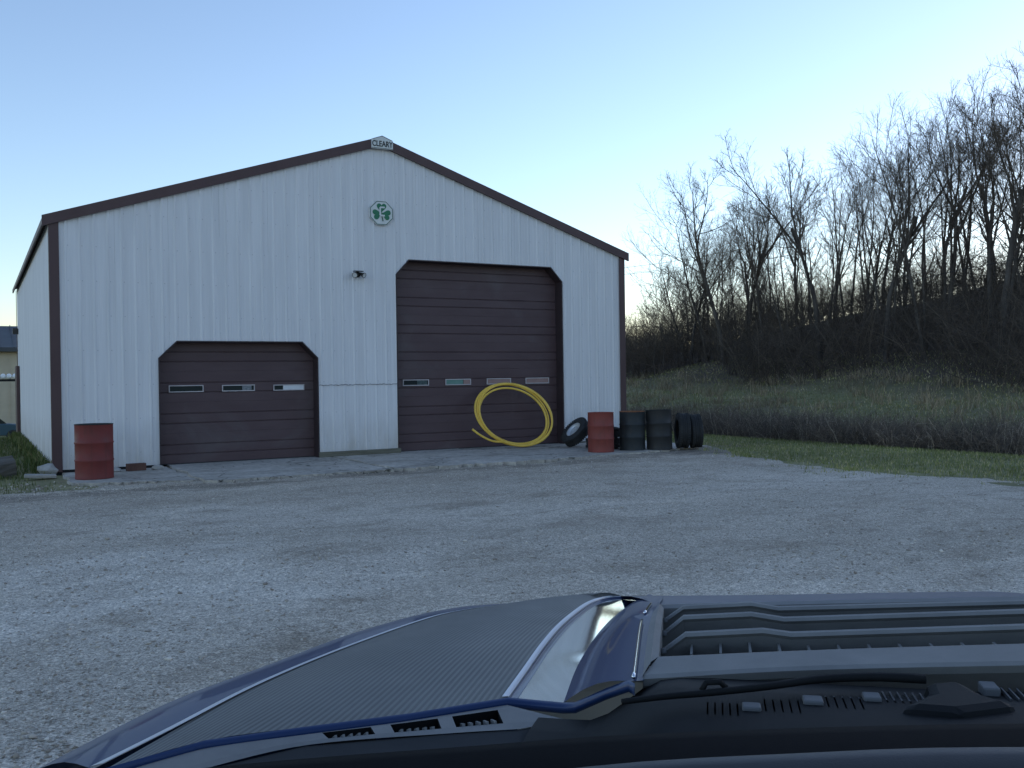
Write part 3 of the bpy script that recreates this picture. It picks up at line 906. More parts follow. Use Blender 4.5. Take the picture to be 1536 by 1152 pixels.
drum("oil_drum", (11.10, -2.66, 0.018), M['drum_brown'], M['drum_brown'], "tallest dark brown-black oil drum next to the truck tires", 0.2, R(-2), None, 0.92)

# ------------------------------------------------------------------ tires
def tire_mesh(Ro, Ri, w):
    """revolved about local z, centred"""
    hw = w / 2
    pr = [(Ri, -hw * 0.75), (Ri + 0.02, -hw * 0.95), ((Ri + Ro) / 2, -hw), (Ro - 0.05, -hw * 0.93), (Ro - 0.012, -hw * 0.78), (Ro, -hw * 0.55)]
    for c in (-0.3, 0.0, 0.3):
        pr += [(Ro, hw * (c - 0.08)), (Ro - 0.012, hw * (c - 0.05)), (Ro - 0.012, hw * (c + 0.05)), (Ro, hw * (c + 0.08))]
    pr += [(Ro, hw * 0.55), (Ro - 0.012, hw * 0.78), (Ro - 0.05, hw * 0.93), ((Ri + Ro) / 2, hw), (Ri + 0.02, hw * 0.95), (Ri, hw * 0.75)]
    b = MB(); b.lathe(pr, 48, True, False)
    # inner liner
    b.lathe([(Ri, -hw * 0.75), (Ro - 0.06, -hw * 0.8), (Ro - 0.03, 0), (Ro - 0.06, hw * 0.8), (Ri, hw * 0.75)], 48)
    return b
def lugs(Ro, w, n=44):
    b = MB()
    for i in range(n):
        a = 2 * math.pi * i / n
        for s in (-1, 1):
            da = 0.5 * s * math.pi / n
            c, sn = math.cos(a + da), math.sin(a + da)
            m = Matrix(((c, -sn, 0, 0), (sn, c, 0, 0), (0, 0, 1, 0), (0, 0, 0, 1)))
            bb = MB(); bb.box(Ro - 0.006, Ro + 0.008, -0.016, 0.016, s * w * 0.20, s * w * 0.42)
            b.add([m @ Vector(p) for p in bb.v], bb.f)
    return b
def rim(Ri, w, mat):
    b = MB(); b.lathe([(0.0, w * 0.18), (Ri * 0.35, w * 0.2), (Ri * 0.45, w * 0.30), (Ri * 0.8, w * 0.12), (Ri * 0.9, w * 0.3), (Ri * 1.03, w * 0.42), (Ri * 1.05, w * 0.36), (Ri * 0.95, 0), (Ri * 1.0, -w * 0.4)], 32)
    return b
def wheel_tire(loc, axis, Ro, Ri, w, label, has_rim):
    z = Vector(axis).normalized(); q = z.to_track_quat('Z', 'Y')
    e = empty("truck_tire", loc); e.rotation_euler = q.to_euler()
    tag(e, label, "tire", "old tires by the shed")
    tire_mesh(Ro, Ri, w).build("tire_body", M['rubber'], e)
    lugs(Ro, w).build("tread", M['rubber'], e)["kind"] = "stuff"
    if has_rim: rim(Ri, w, M['steel_rim']).build("wheel_rim", M['steel_rim'], e)
    return e
def lean(loc_xy, axis, Ro, _ri, w):
    """centre height so that the lowest point rests on the slab"""
    z = Vector(axis).normalized()
    return (loc_xy[0], loc_xy[1], Ro * math.sqrt(max(0, 1 - z.z ** 2)) + w / 2 * abs(z.z) + 0.03)
ax = (-0.73, 0.015, 0.68)
wheel_tire(lean((10.12, -1.02), ax, 0.34, 0.18, 0.22), ax, 0.34, 0.18, 0.22, "tire with a pale steel rim leaning behind the faded red drum", True)
ax = (-0.86, 0.48, 0.03)
wheel_tire(lean((11.66, -2.72), ax, 0.36, 0.22, 0.25), ax, 0.36, 0.22, 0.25, "big black truck tire standing against the last dark drum", False)
ax = (-0.86, 0.50, -0.04)
wheel_tire(lean((11.93, -2.80), ax, 0.345, 0.22, 0.25), ax, 0.345, 0.22, 0.25, "rightmost black truck tire, behind the other standing tire", False)
ax = (0.02, 0.03, 1)
wheel_tire((10.32, -1.75, 0.15), ax, 0.36, 0.21, 0.23, "flat-lying tire in the gap between red and black drums, lower one", False)
wheel_tire((10.36, -1.72, 0.385), (0.06, -0.03, 1), 0.35, 0.20, 0.22, "flat-lying tire in the gap between red and black drums, upper one", False)

# ------------------------------------------------------------------ yellow pipe coil
def coil():
    e = empty("pipe_coil", (9.03, -0.42, 0.03))
    tag(e, "coil of yellow plastic pipe leaning against the big door", "pipe coil")
    # loop centre in the leaning plane: a = across, b = up the lean; c = out of plane
    pts = []
    turns = 4.25; n = 260
    th = math.atan2(0.40, 1.42)
    for i in range(n + 1):
        t = i / n; ang = -2.05 + 2 * math.pi * turns * t      # starts lower left, goes round
        k = turns * t
        ra = 0.885 - 0.045 * math.sin(2.1 * k + 0.6) + 0.040 * math.sin(1.1 * k)
        rb = 0.685 - 0.036 * math.cos(1.7 * k + 0.3) + 0.028 * math.sin(2.9 * k)
        a = ra * math.cos(ang) * 0.985 + 0.03 * math.sin(1.3 * k); bb = 0.735 + rb * math.sin(ang) - 0.02 * math.cos(1.9 * k)
        # slight skew: the hoop hangs lower on the right
        a2 = a + 0.10 * (0.735 - bb); b2 = max(bb - 0.035 * a, 0.030)
        c = 0.022 * math.sin(2.3 * k + 0.5 * ang) - 0.03
        pts.append((a2, b2, c))
    # free tail off to the left at the bottom
    s = pts[0]
    tail = [(-1.07, 0.46, -0.03), (-0.98, 0.375, -0.035), (-0.86, 0.290, -0.035), (-0.72, 0.215, -0.035), (-0.58, 0.160, -0.03)]
    tail = [p for p in tail if p[0] < s[0] - 0.05]
    pts = tail + pts
    w = [Vector((a, b * math.sin(th) - c * math.cos(th) * -1 * -1, b * math.cos(th))) for a, b, c in pts]
    w = [Vector((a, b * math.sin(th) + c, b * math.cos(th) + 0.0)) for a, b, c in pts]
    cu = bpy.data.curves.new("pipe", 'CURVE'); cu.dimensions = '3D'; cu.bevel_depth = 0.023; cu.bevel_resolution = 3
    sp = cu.splines.new('NURBS'); sp.points.add(len(w) - 1); sp.order_u = 4; sp.use_endpoint_u = True
    for p, q in zip(sp.points, w): p.co = (*q, 1)
    cu.use_fill_caps = True
    o = bpy.data.objects.new("pipe_tmp", cu); col.objects.link(o)
    dg = bpy.context.evaluated_depsgraph_get()
    me = bpy.data.meshes.new_from_object(o.evaluated_get(dg)); bpy.data.objects.remove(o)
    me.polygons.foreach_set("use_smooth", [True] * len(me.polygons))
    link("pipe", me, M['pipe'], e)
    # binding ties
    for a in (0.9, 2.6, 5.6):
        i = 60 + int(a * 9)
        p = w[min(i, len(w) - 1)]
    return e
coil()

# ------------------------------------------------------------------ small things at the left corner
def rock(name, loc, size, label, cat, mat, seed, group=None, flat=0.6):
    r_ = random.Random(seed)
    bm = bmesh.new(); bmesh.ops.create_icosphere(bm, subdivisions=2, radius=1)
    for v in bm.verts:
        k = 1 + r_.uniform(-0.16, 0.16); v.co = Vector((v.co.x * size[0] * k, v.co.y * size[1] * k, max(v.co.z, -0.6) * size[2] * k))
    me = bpy.data.meshes.new(name); bm.to_mesh(me); bm.free()
    o = link(name, me, mat); o.location = loc; o.rotation_euler = (r_.uniform(-.1, .1), r_.uniform(-.1, .1), r_.uniform(0, 6))
    tag(o, label, cat, group); return o
rock("stone", (-0.10, 0.02, 0.07), (0.16, 0.13, 0.12), "pale rounded stone at the foot of the shed's left corner", "stone", M['pale_stone'], 3)
b = MB(); b.prism([(-0.27, -0.12), (-0.05, -0.14), (0.24, -0.08), (0.27, 0.05), (0.05, 0.13), (-0.22, 0.07)], 0.0, 0.06, 'xy')
o = b.build("concrete_chunk", M['pale_stone'], None, (-0.26, -0.60, 0.0), bevel=0.015); o.rotation_euler = (0, R(5), R(12))
tag(o, "long pale broken concrete slab lying left of the red drum", "concrete slab")
rock("stone", (1.63, -0.42, 0.04), (0.13, 0.08, 0.06), "small white stone in front of the small door's left jamb", "stone", M['pale_stone'], 9)
b = MB(); b.box(-0.16, 0.16, -0.06, 0.06, 0, 0.13); o = b.build("brick_block", M['brick'], None, (1.27, -0.40, 0.01), bevel=0.01); o.rotation_euler = (0, 0, R(8))
tag(o, "reddish brown block against the wall right of the red drum", "block")
rock("stone", (0.92, -0.38, 0.03), (0.12, 0.09, 0.06), "grey stone against the wall between red drum and brown block", "stone", M['pale_stone'], 12)

lg = empty("weathered_log", (-0.62, 0.15, 0.17)); lg.rotation_euler = (0, R(-7), R(14))
tag(lg, "weathered grey log lying in the grass at the left edge", "log")
b = MB(); n = 20; rows = []
for i in range(15):
    x = -2.6 * i / 14; ring = []
    for k in range(n + 1):
        a = 2 * math.pi * (k % n) / n
        r_ = 0.17 + 0.012 * math.sin(5 * a + 0.6 * i) + 0.008 * math.sin(11 * a + i) + 0.004 * random.random() * (k % n > 0)
        ring.append((x, r_ * math.cos(a), r_ * math.sin(a)))
    rows.append(ring)
b.grid(rows, False); b.build("trunk", M['log'], lg)
b = MB(); ring = [(0.0, p[1], p[2]) for p in rows[0][:-1]]; b.add(ring + [(-0.03, 0.01, 0.0)], [(k, (k + 1) % n, n) for k in range(n)]); b.build("cut_end", M['log_end'], lg)

# ------------------------------------------------------------------ far things on the left
zb = -1.47
bb_ = empty("beige_building", (0.0, 56.0, zb))
tag(bb_, "beige metal building with a dark roof far behind the shed's left side", "building")
bw_, bl_, bh_ = 26.0, 16.0, 5.55
for k in range(26):
    b = MB(); x0 = -20 + k * 1.0
    b.box(x0 + 0.01, x0 + 0.99, 0, 0.06, 0, bh_); b.box(x0 + 0.96, x0 + 1.01, -0.04, 0.0, 0, bh_)
    b.build("wall_panel", M['beige'], bb_)
b = MB(); b.add([(-20.5, -0.6, bh_ - 0.05), (6.3, -0.6, bh_ + 0.10), (6.3, bl_ / 2, bh_ + 2.0), (-20.5, bl_ / 2, bh_ + 2.0), (-20.5, bl_ + .5, bh_), (6.3, bl_ + .5, bh_),
                (-20.5, -0.6, bh_ - 0.3), (6.3, -0.6, bh_ - 0.2)], [(0, 1, 2, 3), (3, 2, 5, 4), (0, 6, 7, 1)]); b.build("roof", M['slate_roof'], bb_)
for k in range(30):
    x0 = -20.3 + k * 0.9
    b = MB(); b.bar((x0, -0.6, bh_ + 0.06), (x0, bl_ / 2, bh_ + 2.05), 0.05, 0.06); b.build("roof_rib", M['slate_roof'], bb_)
b = MB(); b.box(-20, 6, 0.06, bl_, 0.0, bh_ - 0.05); b.build("inner_walls", M['beige'], bb_)
# rail of white globe lamps in front of it
lr = empty("lamp_rail", (-0.5, 50.0, zb + 0.2))
tag(lr, "dark rail carrying a row of white round lamps before the beige building", "lamp rail")
b = MB(); b.box(-8, 6.5, -0.04, 0.04, 3.05, 3.20); b.build("rail", M['dark'], lr)
for k in range(14):
    b = MB(); b.lathe([(0.0, 0.0), (0.10, 0.02), (0.165, 0.12), (0.16, 0.22), (0.10, 0.32), (0.0, 0.36)], 12); b.build("globe", M['globe'], lr, (-1.4 + k * 0.335, -0.02, 3.20))
for x in (-7.5, 6.2):
    b = MB(); b.box(x - 0.05, x + 0.05, -0.05, 0.05, 0, 3.05); b.build("post", M['dark'], lr)
# parked car, nose to the right
cr = empty("parked_car", (-0.75, 39.5, float(terrain(-0.75, 39.5))))
tag(cr, "teal grey car parked far off left of the shed", "car")
body = [(-2.2, 0.35), (-2.25, 0.75), (-2.1, 0.95), (-1.2, 1.0), (1.2, 0.98), (2.05, 0.85), (2.2, 0.7), (2.2, 0.35)]
b = MB(); b.prism(body, -0.85, 0.85, 'xz'); b.build("body", M['car_blue'], cr, bevel=0.05)
cab = [(-1.75, 0.98), (-1.35, 1.46), (-0.6, 1.55), (0.45, 1.52), (1.15, 1.0)]
b = MB(); b.prism([(-1.42, 1.40), (-1.30, 1.48), (-0.6, 1.56), (0.40, 1.53), (0.62, 1.42)], -0.74, 0.74, 'xz'); b.build("car_roof", M['car_blue'], cr, bevel=0.03)
for x0, x1, x2, x3 in ((-1.62, -0.62, -0.62, -1.34), (-0.52, 0.30, 0.30, -0.52), (0.36, 1.05, 0.58, 0.36)):
    b = MB(); b.prism([(x0, 1.0), (x1, 0.99), (x2, 1.41), (x3, 1.41)], -0.78, 0.78, 'xz'); b.build("side_window", M['car_glass'], cr)
for x in (-1.4, 1.35):
    for y in (-0.8, 0.8):
        b = MB(); b.lathe([(0, -0.1), (0.2, -0.1), (0.31, -0.09), (0.33, 0), (0.31, 0.09), (0.2, 0.1), (0, 0.1)], 20); w_ = b.build("wheel", M['rubber'], cr, M=Matrix.Translation((x, y, 0.33)) @ Matrix.Rotation(R(90), 4, 'X'))
        b = MB(); b.lathe([(0, -0.105), (0.2, -0.102)], 16); b.build("hubcap", M['steel_rim'], w_, M=Matrix.Translation((x, y, 0.33)) @ Matrix.Rotation(R(90), 4, 'X'))

# ------------------------------------------------------------------ the pickup we look out of
# local frame: x right of the hood's centre line, y forward, z up; the driver's eye is at (-UC, 0, 1.545)
UC, EZ = 0.50, 1.545
VY = YAW + R(12.0)
truck = empty("pickup_truck", (CAM.x + UC * math.cos(VY), CAM.y - UC * math.sin(VY), 0.0), -VY)
tag(truck, "dark blue pickup seen over its hood with black louvred scoop", "pickup truck")
def TL(p): return Vector((p[0] - UC, p[1], p[2] + EZ))
def TLs(L_): return [TL(p) for p in L_]
def mir(L_): return [Vector((-p.x, p.y, p.z)) for p in L_]
def resample(P, n):
    """Catmull-Rom through P, then n points by arc length"""
    P = [Vector(p) for p in P]
    if len(P) > 2:
        Q = [P[0] * 2 - P[1]] + P + [P[-1] * 2 - P[-2]]; D = []
        for i in range(1, len(Q) - 2):
            p0, p1, p2, p3 = Q[i - 1], Q[i], Q[i + 1], Q[i + 2]
            for k in range(12):
                t = k / 12
                D.append(0.5 * ((2 * p1) + (p2 - p0) * t + (2 * p0 - 5 * p1 + 4 * p2 - p3) * t * t + (3 * p1 - p0 - 3 * p2 + p3) * t ** 3))
        D.append(P[-1]); P = D
    s = [0.0]
    for a, c in zip(P[:-1], P[1:]): s.append(s[-1] + (c - a).length)
    out = []
    for i in range(n):
        t = s[-1] * i / (n - 1); j = 0
        while j < len(s) - 2 and s[j + 1] < t: j += 1
        k = (t - s[j]) / max(1e-9, s[j + 1] - s[j]); out.append(P[j].lerp(P[j + 1], k))
    return out
def lerpc(A, B, k, dz=0.0): return [a.lerp(b, k) + Vector((0, 0, dz)) for a, b in zip(A, B)]

C0 = TLs([(-0.6927, 0.8608, -0.4013), (-0.6952, 0.9419, -0.4051), (-0.6952, 1.0769, -0.4124), (-0.6844, 1.1797, -0.4187), (-0.661, 1.3202, -0.4285), (-0.6403, 1.5121, -0.4439), (-0.615, 1.6451, -0.456), (-0.5791, 1.7847, -0.4699), (-0.5251, 1.8967, -0.482)])
C1 = TLs([(-0.5944, 0.8047, -0.3714), (-0.5853, 0.9223, -0.3766), (-0.5776, 1.0961, -0.3859), (-0.5527, 1.3045, -0.3997), (-0.5093, 1.5693, -0.4214), (-0.4693, 1.6948, -0.4332), (-0.3779, 1.8304, -0.4472), (-0.2646, 1.9161, -0.4566)])
C2 = TLs([(-0.2461, 1.1149, -0.3871), (-0.2493, 1.2674, -0.3971), (-0.2536, 1.4087, -0.4077), (-0.2552, 1.5656, -0.421), (-0.251, 1.717, -0.4354), (-0.2424, 1.8679, -0.4513), (-0.2235, 1.9705, -0.4629), (-0.1959, 2.009, -0.4674)])
C3 = TLs([(-0.1803, 1.1182, -0.3907), (-0.1928, 1.3112, -0.4094), (-0.195, 1.4575, -0.4209), (-0.1936, 1.6041, -0.4338), (-0.1871, 1.7572, -0.4487), (-0.1757, 1.8656, -0.4602), (-0.150, 1.975, -0.4690)])
C4 = TLs([(-0.0895, 1.0438, -0.3367), (-0.1047, 1.3616, -0.358), (-0.1035, 1.5043, -0.3706), (-0.105, 1.72, -0.404), (-0.120, 1.93, -0.449)])
F1r = TLs([(-0.1959, 2.009, -0.4674), (-0.0992, 2.022, -0.4664), (0.10, 2.036, -0.461), (0.2976, 2.045, -0.4532), (0.50, 2.050, -0.4455)])
F0r = TLs([(-0.5251, 1.8967, -0.482), (-0.44, 2.00, -0.506), (-0.33, 2.075, -0.523), (-0.18, 2.125, -0.532), (0.05, 2.155, -0.532), (0.25, 2.17, -0.525), (0.50, 2.178, -0.519)])
RIMc = TLs([(-0.0977, 1.5959, -0.3836), (0.05, 1.605, -0.3775), (0.1878, 1.6102, -0.3705), (0.50, 1.624, -0.3560)])

def both(fn):
    fn(lambda L_: L_); fn(mir)

def hood_half(side):
    N = 40
    c1, c2, c3, c4 = (resample(side(c), N) for c in (C1, C2, C3, C4))
    b = MB()
    # channel beside the bulge, given a mirror finish for its sky reflection
    ch = MB(); rows = [lerpc(c2, c3, 0.0, -0.001), lerpc(c2, c3, 0.06, -0.004)]
    for k in (0.14, 0.3, 0.5, 0.7, 0.86, 0.94): rows.append(lerpc(c2, c3, k, -0.004 + 0.0035 * k))
    rows.append(lerpc(c2, c3, 1.0, -0.0005))
    ch.grid(rows[:3]); ch.build("hood_groove", M['paint'], truck)
    ch = MB(); ch.grid(rows[2:]); ch.build("hood_channel", M['sky_sheen'], truck)
    rows = [lerpc(c3, c4, 0.0, -0.0005)]
    for k in (0.12, 0.3, 0.5, 0.7, 0.85, 0.95, 1.0):
        rows.append(lerpc(c3, c4, k, 0.010 * math.sin(math.pi * k)))
    b.grid(rows)
    # rolled rear lip
    re = [(-0.5766, 0.8082, -0.3715), (-0.523, 0.8996, -0.3755), (-0.4395, 0.9605, -0.3785), (-0.3428, 1.0289, -0.3821), (-0.2461, 1.1149, -0.3871), (-0.1803, 1.1182, -0.3907), (-0.1621, 1.0987, -0.3824), (-0.1236, 1.077, -0.3572), (-0.095, 1.049, -0.3372), (-0.0868, 1.0338, -0.3364)]
    re = [side([p])[0] for p in TLs(re)]
    q = []
    for p, nxt in zip(re, re[1:] + [re[-1]]): q.append(p)
    rows = [q, [p + Vector((0, -0.004, 0.0015)) for p in q], [p + Vector((0, -0.010, -0.001)) for p in q], [p + Vector((0, -0.012, -0.006)) for p in q], [p + Vector((0, -0.004, -0.012)) for p in q]]
    b.grid(rows)
    b.build("hood", M['paint'], truck)
    # ribbed decal on the flat of the hood
    b = MB(); rows = []; m = 14
    for j in range(m + 1):
        k = j / m; rows.append(lerpc(c1, c2, k, 0.011 * math.sin(math.pi * k)))
    rear = resample(re[:5], m + 1)
    for j in range(m + 1):
        off = rear[j] - rows[j][0]
        rows[j] = [p + off * max(0.0, 1 - i / 14.0) ** 2 for i, p in enumerate(rows[j])]
    b.grid(rows)
    o = b.build("hood_decal", M['decal'], truck, fix=False)
    uvl = o.data.uv_layers.new(name="UVMap")
    for lp in o.data.loops:
        vi = lp.vertex_index; uvl.data[lp.index].uv = ((vi // N) / m, (vi % N) / (N - 1))
    # pinstripes either side of it
    for cc, oc, w in ((c1, c2, 0.011), (c2, c1, 0.009)):
        d = [(o_ - p).normalized() for p, o_ in zip(cc, oc)]
        st = [p + Vector((0, 0, 0.0016)) + dd * 0.001 for p, dd in zip(cc, d)]
        s2 = [p + dd * w + Vector((0, 0, 0.0010)) for p, dd in zip(st, d)]
        b = MB(); b.grid([[p - Vector((0, 0, 0.004)) for p in st], st, s2]); b.build("pinstripe", M['pinstripe'], truck, fix=False)
    # edge of hood and fender, down to the sill
    top = resample(side(C1 + F1r), 70); low = resample(side(C0 + F0r[1:]), 70)
    b = MB(); rows = [top]
    for k in (0.25, 0.5, 0.75, 1.0): rows.append(lerpc(top, low, k, 0.006 * math.sin(math.pi * k)))
    b.grid(rows)
    cen = Vector((0, 1.0, 0)); prev = low
    sg = -1 if side(C0)[0].x < 0 else 1
    def outw(P, o_, dz):
        out = []
        for i, p in enumerate(P):
            t = P[min(i + 1, len(P) - 1)] - P[max(i - 1, 0)]; nrm = Vector((t.y, -t.x, 0)) * (sg)
            nrm = nrm.normalized() if nrm.length > 0 else Vector((sg, 0, 0))
            out.append(p + nrm * o_ + Vector((0, 0, dz)))
        return out
    rows = [low, outw(low, 0.035, -0.018), outw(low, 0.07, -0.055), outw(low, 0.085, -0.12), outw(low, 0.09, -0.30)]
    b.grid(rows); b.build("fender", M['paint'], truck)
    return rows[-1]
hems = []
both(lambda s: hems.append(hood_half(s)))
# deck in front of the scoop, across both halves
b = MB()
front = resample(F1r, 24); rim_ = resample(RIMc, 24)
for s in (lambda L_: L_, mir):
    b.grid([s(rim_), s(lerpc(rim_, front, 0.33, 0.004)), s(lerpc(rim_, front, 0.66, 0.004)), s(front)])
    c4 = resample(s(C4), 24); q = [p.copy() for p in c4]
    edge_ = [Vector((p.x + (0.012 if p.x < 0 else -0.012), p.y, p.z + 0.002)) for p in c4]
    b.grid([c4, edge_])
b.build("hood_front", M['paint'], truck)
# side skirt panels below the crease, front fascia
for hem in hems:
    b = MB(); lo = [p - Vector((0, 0, 0.10)) for p in hem]
    b.grid([hem, lo]); b.build("fender_skirt", M['plastic_dark'], truck)
b = MB(); b.box(-1.05, 1.05, 1.86, 2.22, 0.42, 0.66); b.build("bumper", M['plastic_dark'], truck, bevel=0.04)
b = MB(); b.box(-0.55, 0.55, 2.04, 2.19, 0.68, 0.93); g_ = b.build("grille", M['plastic_dark'], truck, bevel=0.02)
for k in range(4):
    b = MB(); b.box(-0.5, 0.5, 2.19, 2.205, 0.70 + k * 0.055, 0.72 + k * 0.055); b.build("grille_bar", M['chrome'], g_)
for s in (-1, 1):
    b = MB(); b.box(min(s * 0.60, s * 0.92), max(s * 0.60, s * 0.92), 1.95, 2.12, 0.74, 0.92); b.build("headlight", M['lens'], truck, bevel=0.03)
    wm = Matrix.Translation((s * 1.02, 1.30, 0.43)) @ Matrix.Rotation(R(90 * s), 4, 'Y')
    tb = tire_mesh(0.43, 0.23, 0.30); wt = tb.build("wheel", M['tyre'], truck, M=wm)
    rb = rim(0.23, 0.30, None); rb.build("wheel_rim", M['steel_rim'], wt, M=wm)

# scoop: plastic frame with an open well, louvres across it
bar_r = TLs([(-0.0797, 1.0464, -0.3316), (0.1243, 1.0732, -0.3188), (0.50, 1.098, -0.3000)])
bar_f = TLs([(-0.0662, 1.1188, -0.3303), (0.1318, 1.1359, -0.3175), (0.50, 1.165, -0.2975)])
fl_out = TLs([(-0.0797, 1.0464, -0.3316), (-0.0895, 1.30, -0.3440), (-0.0977, 1.5959, -0.3836)])
fl_in = TLs([(-0.0662, 1.1188, -0.3303), (-0.0740, 1.33, -0.3470), (-0.0834, 1.57, -0.3830)])
rim_in = TLs([(-0.0834, 1.57, -0.3835), (0.05, 1.580, -0.3765), (0.1878, 1.586, -0.3695), (0.50, 1.598, -0.3550)])
b = MB(); wl_ = MB()
for s in (lambda L_: L_, mir):
    r_, f_ = resample(s(bar_r), 16), resample(s(bar_f), 16)
    dn = lambda P, z, y=0.0: [p + Vector((0, y, z)) for p in P]
    b.grid(smooth=False, rows=[dn(r_, -0.055, 0.05), dn(r_, -0.012, 0.004), dn(r_, -0.003), dn(r_, 0.0, 0.006), dn(f_, 0.002, -0.008), dn(f_, 0.0), dn(f_, -0.01, 0.003), dn(f_, -0.09, 0.004)])
    o_, i_ = resample(s(fl_out), 16), resample(s(fl_in), 16)
    b.grid(smooth=False, rows=[dn(o_, -0.03), dn(o_, 0.001), lerpc(o_, i_, 0.5, 0.005), dn(i_, 0.0), dn(i_, -0.08)])
    ro, ri = resample(s(RIMc), 16), resample(s(rim_in), 16)
    b.grid(smooth=False, rows=[dn(ro, 0.0005), lerpc(ro, ri, 0.5, 0.003), dn(ri, 0.0), dn(ri, -0.05)])
    # corner fillet at the rear left
    b.add([s([bar_r[0]])[0], s([bar_f[0]])[0], s([bar_f[0]])[0] + Vector((0, 0, -0.02))], [(0, 1, 2)])
b.build("scoop_frame", M['plastic'], truck)
b = MB(); b.box(-0.585, 0.585, 1.10, 1.62, 1.035, 1.06); b.build("scoop_well", M['plastic_dark'], truck)
LV = [[(-0.0721, 1.2476, -0.3635), (-0.0391, 1.2492, -0.338), (0.0595, 1.2542, -0.3302), (0.0954, 1.256, -0.3341), (0.3724, 1.2698, -0.3165), (0.50, 1.276, -0.3085)],
      [(-0.0774, 1.3761, -0.3752), (-0.0456, 1.3777, -0.3483), (0.0496, 1.3825, -0.3411), (0.0953, 1.3848, -0.3473), (0.411, 1.4005, -0.3282), (0.50, 1.405, -0.3230)],
      [(-0.0815, 1.4863, -0.3843), (-0.0491, 1.4879, -0.3604), (0.0538, 1.4931, -0.3524), (0.0944, 1.4951, -0.3586), (0.4440, 1.5126, -0.3407), (0.50, 1.5155, -0.3380)]]
for j, lv in enumerate(LV):
    P = TLs(lv); P = P[:-1] + [P[-1]] + mir(P[:-1])[::-1]
    b = MB()
    prof_ = [(0.030, -0.060), (0.004, -0.008), (-0.001, -0.003), (0.002, 0.001), (0.009, 0.0015), (0.013, -0.003), (0.040, -0.060)]
    b.grid([[p + Vector((0, y, z)) for p in P] for y, z in prof_], False)
    lo_ = b.build("louvre", M['plastic'], truck)
    if j == 0:
        for k in range(30):
            x = -0.531 + k * 0.0366
            zz = np.interp(x, [p.x for p in P], [p.z for p in P])
            r_ = MB(); r_.box(x - 0.0015, x + 0.0015, 1.215, 1.262, zz - 0.062, zz - 0.016); r_.build("louvre_rib", M['plastic'], lo_)
    for s in (-1, 1):
        p0 = P[0] if s < 0 else P[-1]
        r_ = MB(); r_.lathe([(0.0, 0.006), (0.004, 0.005), (0.005, 0.0)], 10); r_.build("louvre_bolt", M['clip'], lo_, M=Matrix.Translation((p0.x - s * 0.004, p0.y, p0.z + 0.001)))
# bright trim strips along the bulge
for s in (lambda L_: L_, mir):
    for off, y0, y1 in ((-0.006, 0.0, 0.34), (0.010, 0.05, 0.24)):
        P = resample(s(C4), 60); tot = 60
        sg = -1 if P[0].x < 0 else 1
        seg = [p + Vector((-sg * (0.006 + off), 0, 0.0045)) for p in P if P[0].y + y0 <= p.y <= P[0].y + y1]
        b = MB(); b.tube(seg, 0.0022, 6); b.build("trim_strip", M['chrome'], truck)
    P = resample(s(C4), 60); sg = -1 if P[0].x < 0 else 1
    seg = [p + Vector((sg * 0.002, 0, 0.002)) for p in P if 1.44 <= p.y <= 1.60]
    b = MB(); b.tube(seg, 0.0025, 6); b.build("trim_strip", M['chrome'], truck)

